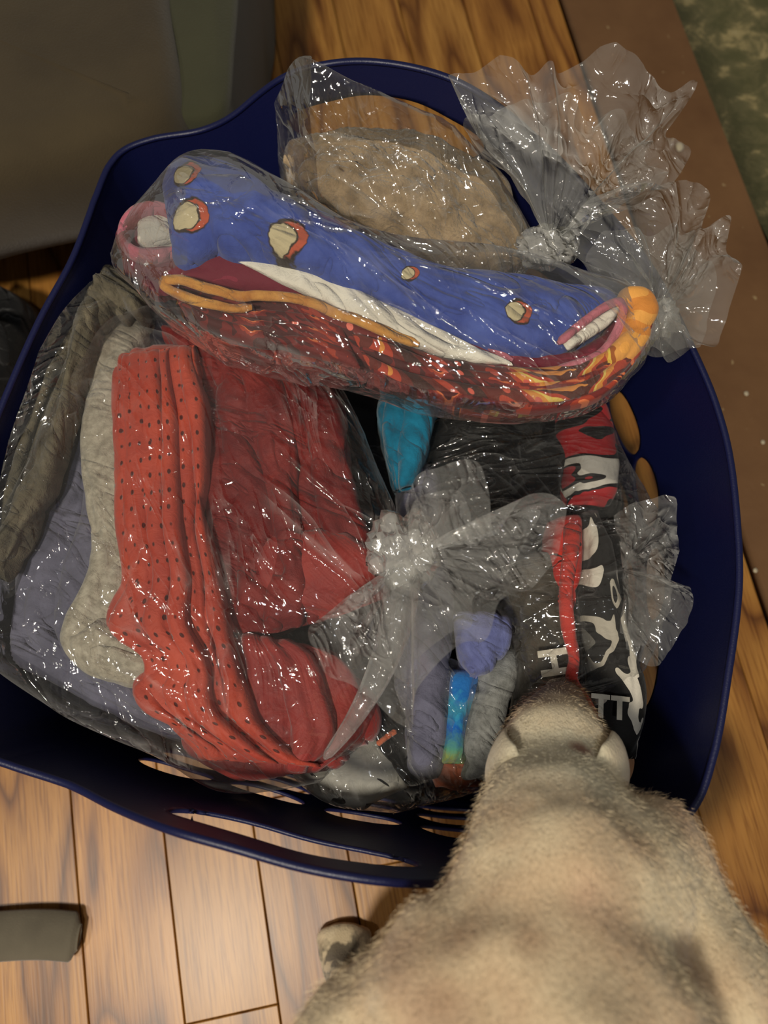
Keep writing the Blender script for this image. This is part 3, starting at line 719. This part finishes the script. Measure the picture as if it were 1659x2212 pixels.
G_('amber_leggings', 'amber spotted leggings curled up at the right end of the long bag', 'clothing',
   [(1338, 640), (1350, 690), (1330, 740), (1290, 790)], [(1385, 638), (1414, 680), (1400, 740), (1340, 810)], .312, .034, 'amber', fold=(.003, 1.5, 40), seed=31, n=60, m=40)

# red bag
A_ = [(205, 800), (150, 930), (100, 1080), (40, 1210), (-10, 1320), (20, 1410), (140, 1480), (290, 1560), (400, 1600)]
B_ = [(300, 760), (270, 900), (260, 1080), (270, 1250), (240, 1340), (240, 1420), (300, 1480), (370, 1530), (430, 1580)]
g = G_('slate_shirt', 'slate blue folded shirt left of the grey sleeve in the red bag', 'clothing', A_, B_, .172, [.05, .075, .075, .05], 'slate', fold=(.006, 1.5, 30), crum=(.001, 40), seed=41, n=120, m=70, sq=.4)
folds(g, A_, B_, .197, .03, M['slate'], [(.02, .36), (.3, .62), (.55, .95)], 141, fold=(.003, 1.2, 40), crum=(.0008, 50), sq=.5)
g = G_('grey_sweatshirt', 'heather grey sweatshirt sleeve beside the red jersey', 'clothing',
   [(245, 700), (205, 840), (188, 960), (198, 1100), (215, 1240), (165, 1350), (160, 1400), (210, 1455), (300, 1480)],
   [(330, 700), (300, 800), (300, 960), (300, 1100), (310, 1240), (300, 1330), (340, 1400), (360, 1440), (352, 1470)], .205, [.045, .05, .05, .04], 'grey', fold=(.0035, 1.2, 24), crum=(.001, 50), seed=42, n=120, m=60, sq=.35)
loft('cuff', [(152, 1372), (185, 1440), (250, 1480), (330, 1490)], [(250, 1330), (270, 1370), (320, 1400), (368, 1425)], .222, .03, M['grey'], g, fold=(.004, 2, 40), crum=(.002, 60), seed=47, n=60, m=40, sq=.4)
A_ = [(330, 705), (400, 800), (420, 960), (430, 1120), (440, 1280), (460, 1400)]
B_ = [(560, 720), (690, 800), (745, 920), (765, 1080), (790, 1190), (740, 1330)]
g = G_('red_satin_shirt', 'smooth dark red shirt on the right side of the red bag', 'clothing', A_, B_, .19, [.06, .08, .08, .06], 'redflat', fold=(.007, 1.6, 26), crum=(.001, 40), seed=43, n=120, m=80, sq=.4)
folds(g, A_, B_, .218, .032, M['redflat'], [(.04, .3), (.22, .46), (.42, .66), (.6, .82), (.76, .99)], 143, fold=(.0035, 1.0, 40), crum=(.0008, 50), sq=.5)
A_ = [(268, 765), (264, 860), (272, 1000), (274, 1140), (290, 1260), (256, 1335), (262, 1375), (330, 1430), (300, 1480), (320, 1530), (420, 1600), (440, 1640)]
B_ = [(420, 745), (445, 860), (450, 1000), (455, 1140), (480, 1260), (500, 1350), (520, 1440), (540, 1500), (560, 1560), (600, 1600), (640, 1640), (690, 1655)]
g = G_('red_mesh_jersey', 'orange-red perforated mesh jersey with long pleats, left half of red bag', 'clothing', A_, B_, .212, [.05, .06, .06, .06, .05], 'redmesh', fold=(.0045, 1.1, 36), crum=(.0012, 50), seed=44, n=200, m=90, sq=.35, endk=14)
folds(g, A_, B_, .234, .028, M['redmesh'], [(.0, .30), (.25, .5), (.45, .68), (.62, .84), (.8, 1.0)], 144, dz=.0045, fold=(.003, 1.0, 46), crum=(.0008, 50), sq=.5)
G_('red_rib_shirt', 'ribbed red shirt cuff at the lower right of the red bag', 'clothing',
   [(585, 1160), (560, 1240), (600, 1310), (690, 1345)], [(720, 1140), (800, 1200), (850, 1245), (845, 1290)], .225, [.03, .035, .035, .02], 'redrib', fold=(.005, 1.6, 34), seed=45, n=80, m=60, sq=.4)
A_ = [(470, 1360), (450, 1440), (420, 1530), (420, 1610), (530, 1680)]; B_ = [(660, 1390), (740, 1420), (790, 1500), (800, 1580), (690, 1668)]
g = G_('crimson_rib_shorts', 'crimson ribbed folds at the bottom of the red bag', 'clothing', A_, B_, .20, [.03, .05, .05, .04], 'redrib', fold=(.006, 1.4, 36), crum=(.0015, 60), seed=46, n=110, m=64, sq=.4)
folds(g, A_, B_, .222, .026, M['redrib'], [(.1, .38), (.32, .6), (.52, .8), (.74, .98)], 146, fold=(.003, 1.2, 46), crum=(.001, 60), sq=.5)

# left bag
G_('olive_trousers', 'dark olive grey trousers along the left basket wall', 'clothing',
   [(150, 600), (105, 700), (60, 830), (10, 950), (-40, 1090), (-60, 1220)], [(215, 660), (190, 780), (150, 930), (110, 1060), (60, 1180), (20, 1260)], .20, [.06, .08, .08, .06], 'olive', fold=(.007, 1.6, 34), crum=(.002, 50), seed=51, n=110, m=60)
olt = [o for o in bpy.data.objects if o.name == 'olive_trousers'][0]
folds(olt, [(150, 600), (105, 700), (60, 830), (10, 950), (-40, 1090), (-60, 1220)], [(215, 660), (190, 780), (150, 930), (110, 1060), (60, 1180), (20, 1260)], .228, .03, M['olive'], [(.02, .4), (.34, .7), (.62, .98)], 151, fold=(.005, 1.5, 50), crum=(.0015, 60))
G_('olive_jacket', 'crumpled dark olive jacket collar at the upper left corner of the basket', 'clothing',
   [(150, 600), (200, 585), (260, 600), (320, 640)], [(190, 720), (220, 725), (260, 720), (325, 700)], .215, [.05, .06, .04], 'olive', fold=(.008, 3, 40), crum=(.003, 60), seed=52, n=80, m=60)
G_('navy_shirt', 'dark navy shirt between the olive jacket and the red jersey', 'clothing',
   [(260, 640), (330, 650), (420, 700)], [(240, 720), (300, 740), (400, 770)], .19, .05, 'navy', seed=53)

# right-hand group
te = G_('teal_shirt', 'bright teal folded shirt under the long bag', 'clothing', [(830, 830), (828, 920), (835, 1000), (850, 1060)], [(940, 830), (935, 900), (915, 980), (890, 1050)], .17, .10, 'teal', fold=(.006, 1.5, 26), seed=61, sq=.45)
folds(te, [(830, 830), (828, 920), (835, 1000), (850, 1060)], [(940, 830), (935, 900), (915, 980), (890, 1050)], .215, .03, M['teal'], [(.05, .5), (.4, .95)], 161, fold=(.003, 1, 40), crum=(.001, 50))
G_('black_hoodie', 'black crumpled hoodie in a glossy bag below the long bag', 'clothing',
   [(930, 860), (910, 950), (900, 1030), (960, 1110), (1000, 1150)], [(1230, 880), (1225, 960), (1215, 1040), (1200, 1120), (1180, 1180)], .145, .09, 'black', fold=(.009, 2, 30), crum=(.004, 40), seed=62, n=90, m=70)
G_('red_white_shirt', 'red, white and black printed shirt roll beside the slotted right wall', 'clothing',
   [(1200, 880), (1200, 950), (1212, 1020), (1225, 1090)], [(1290, 870), (1315, 950), (1325, 1030), (1310, 1095)], .17, [.05, .06, .06, .05], 'rwb', fold=(.003, 1.2, 30), seed=63, n=80, m=50)
G_('periwinkle_shirt', 'periwinkle blue shirt standing on edge, left in the lower right group', 'clothing',
   [(872, 1010), (862, 1150), (858, 1350), (860, 1500), (862, 1680)], [(940, 1020), (960, 1200), (965, 1380), (955, 1520), (945, 1680)], .155, .10, 'slate', fold=(.005, 1.4, 30), seed=64, n=110, m=50)
G_('lilac_shirt', 'lilac blue folded cuff above the tie-dye sock', 'clothing',
   [(985, 1330), (985, 1390), (990, 1440), (1010, 1468)], [(1095, 1330), (1100, 1380), (1080, 1430), (1030, 1470)], .19, .05, 'periwinkle', fold=(.004, 1.5, 40), seed=65, n=60, m=40)
G_('tie_dye_sock', 'blue and green tie-dye sock in the lower right group', 'sock',
   [(965, 1445), (955, 1500), (950, 1570), (946, 1650)], [(1030, 1450), (1022, 1510), (1015, 1570), (1000, 1650)], .175, .05, 'tiedye', fold=(.003, 1.5, 50), seed=66, n=70, m=36)
G_('coral_sock', 'coral orange ribbed sock at the bottom of the lower right group', 'sock',
   [(940, 1630), (935, 1665), (940, 1700)], [(1035, 1625), (1045, 1660), (1035, 1700)], .15, .05, 'coral', fold=(.003, 5, 30), seed=67, n=50, m=36)
G_('grey_sock', 'grey knit sock right of the tie-dye sock', 'sock',
   [(1035, 1440), (1018, 1520), (1005, 1600), (1000, 1680)], [(1105, 1400), (1102, 1480), (1080, 1580), (1070, 1690)], .17, .06, 'midgrey', fold=(.004, 1.5, 40), seed=68, n=80, m=40)
ch = G_('charcoal_tee', 'charcoal tee with cream letters near the dog muzzle', 'clothing',
   [(1090, 1230), (1100, 1330), (1105, 1430), (1100, 1560)], [(1215, 1180), (1225, 1300), (1235, 1420), (1240, 1560)], .16, .09, 'charcoal', fold=(.0045, 1.5, 26), seed=69, n=90, m=50)
rt = G_('red_print_tee', 'red tee with black marks and a thick red neckline', 'clothing',
   [(1182, 1130), (1178, 1200), (1185, 1270), (1200, 1320)], [(1245, 1120), (1245, 1200), (1235, 1280), (1225, 1330)], .185, .06, 'redprint', fold=(.003, 1.5, 30), seed=70, n=60, m=40)
tube('neckline', [(1238, 1130, .215), (1232, 1200, .22), (1222, 1280, .222), (1228, 1360, .222), (1240, 1420, .22), (1236, 1470, .218), (1262, 1520, .212), (1280, 1560, .20)], [.007, .006, .005, .0055, .004, .005, .007], M['redtrim'], rt, n=110, amp=.001)
bwt = G_('black_white_tee', 'black and cream printed tee rolled beside the red neckline', 'clothing',
   [(1245, 1110), (1238, 1200), (1240, 1300), (1262, 1400), (1280, 1500), (1290, 1640)], [(1290, 1100), (1318, 1200), (1330, 1300), (1355, 1400), (1378, 1500), (1375, 1640)], .175, [.06, .07, .07, .05], 'bw', fold=(.004, 1.3, 34), crum=(.0015, 50), seed=71, n=120, m=56)
def letters(txt, u, v, z, size, rot, parent, mat):
    cu = bpy.data.curves.new('lettering', 'FONT'); cu.body = txt; cu.size = size; cu.extrude = .0004; cu.align_x = 'CENTER'; cu.align_y = 'CENTER'; cu.offset = size * .035
    to = bpy.data.objects.new('lettering', cu); C.objects.link(to)
    bpy.context.view_layer.update()
    me = bpy.data.meshes.new_from_object(to.evaluated_get(bpy.context.evaluated_depsgraph_get())); bpy.data.objects.remove(to)
    me.materials.clear(); me.materials.append(mat)
    o = bpy.data.objects.new('lettering', me); C.objects.link(o); o.parent = parent
    p = P(u, v, z) - np.array(parent['_org']); o.location = p.tolist(); o.rotation_euler = (0, 0, rot)
    return o
letters('HU', 1200, 1462, .216, .029, math.radians(-82), ch, M['letter'])
letters('TT', 1318, 1530, .217, .022, math.radians(-6), bwt, M['letter'])
G_('grey_print_shirt', 'light grey shirt with black brushstroke print by the near slotted wall', 'clothing',
   [(640, 1640), (660, 1690), (720, 1730), (790, 1742)], [(760, 1590), (820, 1590), (860, 1640), (880, 1700)], .15, [.04, .06, .05], 'greyprint', fold=(.004, 1.5, 26), seed=72, n=70, m=50)
bs = G_('black_stripe_shorts', 'black shorts with a thin orange stripe beside the brushstroke shirt', 'clothing',
   [(790, 1540), (800, 1600), (850, 1660), (880, 1700)], [(870, 1500), (880, 1580), (900, 1640), (930, 1690)], .145, .07, 'black', seed=73, n=60, m=40)
tube('stripe', [(815, 1608, .182), (835, 1592, .184), (856, 1578, .184)], .0022, M['coral'], bs)

# ------------------------------------------------------------------ the clear bags
def bag(label, A, B, z, th, group='clear plastic bags in the basket', mat='film', **k):
    k.setdefault('fold', (.0035, 2, 30)); k.setdefault('crum', (.0022, 45)); k.setdefault('n', 170); k.setdefault('m', 120); k.setdefault('sq', .45)
    o = loft('plastic_bag', A, B, z, th, M[mat], ridged=True, **k); return tag(o, label, 'plastic bag', group)
b1 = bag('clear plastic bag around the tan towels, tied at the right',
   [(598, 330), (612, 230), (655, 162), (780, 232), (900, 300), (1010, 362), (1090, 440), (1150, 505), (1185, 528)],
   [(600, 350), (628, 430), (690, 500), (790, 560), (900, 615), (1000, 640), (1090, 620), (1150, 570), (1187, 545)], [.225, .235, .235, .235, .25, .27], [.05, .07, .10, .11, .07, .012], seed=81, zA=[.24, .30, .335, .32, .30, .29, .28, .275, .27])
blob('knot', P(1182, 535, .285), (.020, .013, .013), M['film_knot'], b1, seed=3, amp=.26, freq=2.6)
fan('gathered_mouth', (1190, 525), .29, [(985, 262, .31), (960, 215, .34), (1030, 180, .35), (1110, 172, .355), (1200, 163, .36), (1300, 172, .36), (1390, 200, .355), (1470, 248, .35), (1435, 305, .345), (1452, 345, .34), (1478, 372, .33), (1440, 425, .33), (1375, 458, .32), (1280, 470, .31), (1260, 515, .30)],
   M['film_milk'], b1, k=7, amp=.016, seed=5)
b2 = bag('long clear plastic bag lying across the top of the basket',
   [(237, 546), (266, 488), (336, 412), (402, 358), (490, 364), (620, 428), (780, 514), (930, 556), (1080, 580), (1220, 612), (1340, 628), (1410, 655), (1440, 680)],
   [(240, 560), (262, 602), (330, 675), (440, 748), (560, 792), (690, 812), (800, 840), (920, 875), (1060, 898), (1210, 902), (1320, 862), (1400, 760), (1440, 695)], [.295, .305, .31, .31, .305, .31], [.02, .07, .08, .075, .07, .02], seed=82, mat='film_long', crum=(.002, 40))
blob('knot', P(1430, 690, .30), (.010, .012, .010), M['film_knot'], b2, seed=8, amp=.26, freq=2.6)
fan('gathered_mouth', (1418, 680), .30, [(1270, 620, .29), (1228, 560, .30), (1270, 490, .31), (1380, 462, .32), (1500, 462, .325), (1500, 520, .33), (1540, 520, .33), (1560, 600, .33), (1555, 700, .33), (1530, 760, .32), (1480, 772, .31), (1430, 795, .29), (1385, 780, .285)],
   M['film_milk'], b2, k=6, amp=.014, seed=15)
b3 = bag('big clear plastic bag of red clothes, tied in the middle of the basket',
   [(235, 690), (150, 850), (80, 1050), (0, 1200), (-60, 1330), (0, 1440), (160, 1540), (350, 1620), (480, 1690), (600, 1700)],
   [(300, 685), (560, 720), (700, 800), (780, 920), (830, 1050), (870, 1170), (860, 1300), (830, 1450), (790, 1580), (690, 1690)], [.20, .205, .205, .205, .19], [.08, .125, .13, .125, .09], seed=83, n=220, m=170, fold=(.004, 1.6, 22), crum=(.0022, 34))
blob('knot', P(872, 1188, .285), (.020, .024, .018), M['film_knot'], b3, seed=12, amp=.26, freq=2.6)
fan('gathered_mouth', (885, 1200), .285, [(872, 1120, .30), (900, 1040, .32), (945, 1018, .33), (1015, 1022, .335), (1040, 1100, .33), (1062, 1165, .33), (1120, 1095, .33), (1205, 1095, .325), (1205, 1135, .325), (1165, 1230, .32), (1130, 1275, .315), (1060, 1310, .315), (1040, 1385, .31), (985, 1400, .31), (900, 1480, .30), (885, 1560, .28), (830, 1520, .29), (770, 1480, .29), (700, 1460, .29), (668, 1365, .29), (760, 1340, .29), (830, 1270, .29)],
   M['film_milk'], b3, k=9, amp=.016, seed=25, n=300)
tail_strand = tube('twisted_neck', [(700, 1640, .26), (760, 1560, .27), (820, 1450, .28), (860, 1330, .285), (872, 1210, .287)], [.003, .006, .009, .011, .013], M['film_milk'], b3, n=90, m=14, amp=.003)
b4 = bag('clear plastic bag of olive clothes against the left basket wall',
   [(150, 590), (95, 700), (45, 830), (-5, 960), (-55, 1100), (-80, 1260)], [(330, 640), (260, 740), (200, 900), (140, 1070), (90, 1190), (40, 1290)], [.21, .205, .205], [.07, .10, .09, .07], mat='film_dark', seed=84, n=140, m=90, crum=(.003, 50))
b5 = bag('clear plastic bag at the right wall below the long bag',
   [(910, 860), (895, 1000), (900, 1150), (1000, 1250), (1100, 1400), (1090, 1600)], [(1300, 870), (1320, 960), (1375, 1090), (1425, 1200), (1405, 1370), (1350, 1500)], [.17, .175, .175], [.07, .12, .12, .08], mat='film_side', seed=85, n=150, m=120, crum=(.003, 40))
fan('gathered_mouth', (1345, 1230), .215, [(1320, 1120, .22), (1370, 1090, .23), (1445, 1085, .24), (1448, 1180, .24), (1440, 1270, .24), (1478, 1280, .24), (1450, 1370, .235), (1400, 1430, .23), (1340, 1400, .225)], M['film_milk'], b5, k=6, amp=.007, seed=35, n=150)
b6 = bag('clear plastic bag of socks and shirts by the near basket wall',
   [(640, 1600), (640, 1680), (720, 1740), (850, 1760)], [(860, 1400), (1000, 1440), (1080, 1560), (1070, 1700)], [.165, .165, .15], [.07, .08, .06], seed=86, n=110, m=90, crum=(.003, 40))

# ------------------------------------------------------------------ dog
def W(u, v, z): return P(u, v, z)
caps = [  # tapered capsules: point, radius, point, radius
 (W(1215, 1512, .215), .017, W(1210, 1560, .262), .025), (W(1210, 1560, .262), .025, W(1205, 1640, .282), .038),
 (W(1205, 1640, .282), .038, W(1205, 1720, .295), .041), (W(1205, 1720, .295), .040, W(1200, 1820, .33), .047),
 (W(1200, 1820, .33), .047, W(1200, 1960, .355), .058), (W(1200, 1960, .355), .058, W(1170, 2120, .365), .066), (W(1170, 2120, .365), .066, W(1150, 2330, .37), .092),
 (W(1200, 1960, .30), .055, W(1165, 2200, .30), .072), (W(1150, 2330, .36), .08, W(815, 2350, .36), .052)]
def wpt(x, y, z): return np.array([x, y, z])
sh = W(1150, 2330, .37); rump = wpt(sh[0] - .02, -.44, .37)
caps += [(sh, .092, wpt(.07, -.32, .355), .092), (wpt(.07, -.32, .355), .092, rump, .082), (wpt(.07, -.18, .29), .086, wpt(.06, -.34, .31), .078)]
# shoulders and front legs
shR = W(1410, 1830, .315); shL = W(1020, 2150, .325)
caps += [(W(1260, 1960, .35), .05, shR, .030), (shR, .030, W(1455, 1970, .32), .034), (W(1455, 1970, .32), .034, W(1500, 2200, .33), .055),
         (W(1150, 2010, .34), .046, shL, .030), (shL, .028, W(840, 2330, .32), .045), (W(840, 2330, .32), .045, wpt(.06, -.26, .34), .07)]
pawR = wpt(.150, -.118, .0); pawL = P(745, 2090, 0); 
elR = wpt(.150, -.135, .17); elL = wpt(pawL[0] + .022, pawL[1] + .02, .17)
caps += [(shR + np.array([0, -.05, -.03]), .036, elR, .024), (elR, .024, pawR + np.array([0, .0, .05]), .016), (pawR + np.array([0, 0, .05]), .016, pawR + np.array([0, .012, .016]), .017),
         (shL + np.array([0, -.03, -.03]), .036, elL, .024), (elL, .024, pawL + np.array([.008, -.004, .05]), .016), (pawL + np.array([.008, -.004, .05]), .016, pawL + np.array([0, .006, .015]), .018)]
for p in (pawR, pawL):
    for k in (-1.5, -.5, .5, 1.5):
        caps.append((p + np.array([k * .008, .012, .015]), .009, p + np.array([k * .011, .032 - abs(k) * .003, .010]), .009))
for sx in (-1, 1):   # hind legs: thigh, knee forward, hock back, shank, paw
    hip = rump + np.array([sx * .045, .02, -.02]); knee = wpt(rump[0] + sx * .07, rump[1] + .085, .20); hock = wpt(rump[0] + sx * .07, rump[1] - .03, .11); pw_ = wpt(rump[0] + sx * .07, rump[1] - .01, .016)
    caps += [(hip, .06, knee, .034), (knee, .034, hock, .018), (hock, .018, pw_, .015), (pw_, .015, pw_ + np.array([0, .03, -.004]), .014)]
    for k in (-1, 0, 1): caps.append((pw_ + np.array([k * .008, .028, -.002]), .008, pw_ + np.array([k * .01, .044, -.006]), .008))
caps += [(rump, .03, rump + np.array([0, -.10, .03]), .018), (rump + np.array([0, -.10, .03]), .018, rump + np.array([.02, -.19, .07]), .009)]
import bmesh
bm = bmesh.new()
for a, ra, b, rb in caps:
    nst = max(2, int(np.linalg.norm(b - a) / (min(ra, rb) * .3)) + 1)
    for t in np.linspace(0, 1, nst):
        c = a * (1 - t) + b * t; r = ra * (1 - t) + rb * t
        mm = bmesh.ops.create_icosphere(bm, subdivisions=2, radius=r)
        bmesh.ops.translate(bm, verts=mm['verts'], vec=c.tolist())
me = bpy.data.meshes.new('dog'); bm.to_mesh(me); bm.free()
tmp = bpy.data.objects.new('dog_tmp', me); C.objects.link(tmp)
r_ = tmp.modifiers.new('r', 'REMESH'); r_.mode = 'VOXEL'; r_.voxel_size = .0042
s_ = tmp.modifiers.new('s', 'SMOOTH'); s_.iterations = 14; s_.factor = .5
bpy.context.view_layer.update()
dm = bpy.data.meshes.new_from_object(tmp.evaluated_get(bpy.context.evaluated_depsgraph_get())); bpy.data.objects.remove(tmp)
dv = np.empty(len(dm.vertices) * 3); dm.vertices.foreach_get('co', dv); dv = dv.reshape(-1, 3)
dn = np.empty(len(dm.vertices) * 3); dm.vertex_normals.foreach_get('vector', dn) if hasattr(dm, 'vertex_normals') else dm.vertices.foreach_get('normal', dn); dn = dn.reshape(-1, 3)
dv = dv + dn * (.0035 * fbm(dv[:, 0] * 16, dv[:, 1] * 10, dv[:, 2] * 12, 77, 2) + .0012 * vn(dv[:, 0] * 70, dv[:, 1] * 28, dv[:, 2] * 60, 78))[:, None]
DO = np.array([.07, -.18, 0.])
def dogmat():
    t = NT('cream_dog_coat'); ob = t.mapp('Object')
    n1 = t.noise(ob, 17, 2, .5)
    base = t.ramp(n1, [(.30, srgb(198, 168, 138)), (.44, srgb(208, 182, 148)), (.62, srgb(220, 202, 168))])
    def sph(cen, r, soft):
        d = t.new('ShaderNodeVectorMath'); d.operation = 'DISTANCE'; t.link(ob, d.inputs[0]); d.inputs[1].default_value = (cen - DO).tolist()
        dd = t.math('ADD', d.outputs['Value'], t.math('MULTIPLY', t.math('SUBTRACT', t.noise(ob, 60, 3, .6), .5), r * .6))
        return t.ramp(t.math('DIVIDE', dd, r), [(max(0, 1 - soft), (1, 1, 1, 1)), (1, (0, 0, 0, 1))])
    hd = W(1205, 1660, .33)
    base = t.mix(sph(hd, .06, .6), base, srgb(216, 206, 178))
    br = srgb(82, 46, 28)
    base = t.mix(sph(W(1215, 1490, .24), .046, .4), base, br)
    base = t.mix(sph(W(1140, 1525, .26), .034, .5), base, srgb(90, 62, 54))
    base = t.mix(sph(W(1285, 1545, .265), .036, .5), base, srgb(128, 96, 60))
    base = t.mix(sph(W(1252, 1622, .325), .009, .6), base, srgb(158, 116, 92))
    for (u, v, z, r) in [(1250, 1800, .375, .012), (985, 2020, .41, .014), (1150, 2030, .42, .012), (1480, 2080, .38, .014), (960, 2170, .42, .012)]:
        base = t.mix(t.math('MULTIPLY', sph(W(u, v, z), r, .9), .6), base, srgb(166, 130, 100))
    base = t.mix(sph(pawL + np.array([0, .0, .03]), .045, .3), base, t.ramp(t.noise(ob, 70, 2, .5), [(.45, srgb(110, 100, 84)), (.55, srgb(200, 182, 150))]))
    t.col(base)
    return t.fin(.85, .15, t.bump(t.noise(t.mapp('Object', (1, .3, 1)), 600, 3, .7), .0015, .6), .3)
M['dog'] = dogmat()
dF = [tuple(p.vertices) for p in dm.polygons]
dog = mesh('dog', dv, dF, M['dog'])
# put origin where the coat pattern expects it
org = np.array(dog['_org']); sh_ = org - DO
dm2 = dog.data; co = (dv - DO); dm2.vertices.foreach_set('co', co.ravel()); dm2.update(); dog.location = DO.tolist(); dog['_org'] = DO.tolist()
tag(dog, 'short-haired cream dog reaching its brown-marked head into the basket', 'dog')
# drop ears, each a folded flap lying on the side of the head
def ear(pts, r, nm='ear'):
    X = np.array([W(*p) for p in pts]); n_, m_ = 26, 18
    ctrl = spline(X, n_); R = np.interp(np.linspace(0, 1, n_), np.linspace(0, 1, len(r)), r)
    T = np.gradient(ctrl, axis=0); T /= np.linalg.norm(T, axis=1, keepdims=True)
    side = np.sign(X[:, 0].mean() - W(1205, 1640, .29)[0]); Nn = np.array([side * .85, .1, .5]); Nn /= np.linalg.norm(Nn)
    S = np.cross(T, Nn); S /= np.linalg.norm(S, axis=1, keepdims=True)
    a = np.linspace(0, 2 * PI, m_, endpoint=False)
    G = ctrl[:, None] + S[:, None] * (np.cos(a)[None] * R[:, None])[..., None] + Nn * (np.sin(a)[None] * .0035 * (R[:, None] / max(r)) ** .3)[..., None]
    G += Nn * (.25 * (1 - np.cos(a) ** 2) * R[:, None] * .4)[..., None]
    F_ = grid_faces(n_, m_, True); F_.append(list(range(m_))[::-1]); F_.append(list(range((n_ - 1) * m_, n_ * m_)))
    return mesh(nm, G.reshape(-1, 3), F_, M['dog'], dog)
ear([(1130, 1700, .325), (1090, 1670, .318), (1072, 1630, .295), (1085, 1590, .268)], [.008, .018, .017, .004])
ear([(1280, 1700, .325), (1322, 1670, .318), (1338, 1630, .295), (1322, 1590, .268)], [.008, .018, .017, .004])
M['nose'] = cloth('dark_nose', srgb(40, 28, 26), rough=.4)
blob('nose', W(1217, 1496, .205), (.008, .006, .006), M['nose'], dog, amp=.05, ridged=False, n=20, m=14)
for u in (1165, 1256): blob('eye', W(u, 1550, .272), (.005, .005, .005), M['nose'], dog, amp=0.0, n=16, m=12)
# short coat hairs
rng = np.random.default_rng(5)
vis = np.nonzero((dv[:, 2] > .12) & (dn[:, 2] > -.5) & (dv[:, 1] > -.30))[0]
NF = 110000; pk = rng.choice(vis, NF)
b0 = dv[pk] + rng.normal(size=(NF, 3)) * .0014; nn = dn[pk]
back = np.array([0, -1., 0]); tdir = back - nn * (nn @ back)[:, None]; tdir /= np.linalg.norm(tdir, axis=1, keepdims=True) + 1e-6
dirn = nn * .4 + tdir * .8 + rng.normal(size=(NF, 3)) * .18; dirn /= np.linalg.norm(dirn, axis=1, keepdims=True)
sd = np.cross(dirn, rng.normal(size=(NF, 3))); sd /= np.linalg.norm(sd, axis=1, keepdims=True)
Lh = rng.uniform(.002, .0045, NF)[:, None]
hv = np.stack([b0 - sd * .00011, b0 + sd * .00011, b0 + dirn * Lh], 1).reshape(-1, 3)
fur = mesh('fur', hv, np.arange(NF * 3).reshape(-1, 3), M['dog'], dog, smooth=False); tag(fur, kind='stuff')

for o in bpy.data.objects:
    if '_org' in o.keys(): del o['_org']
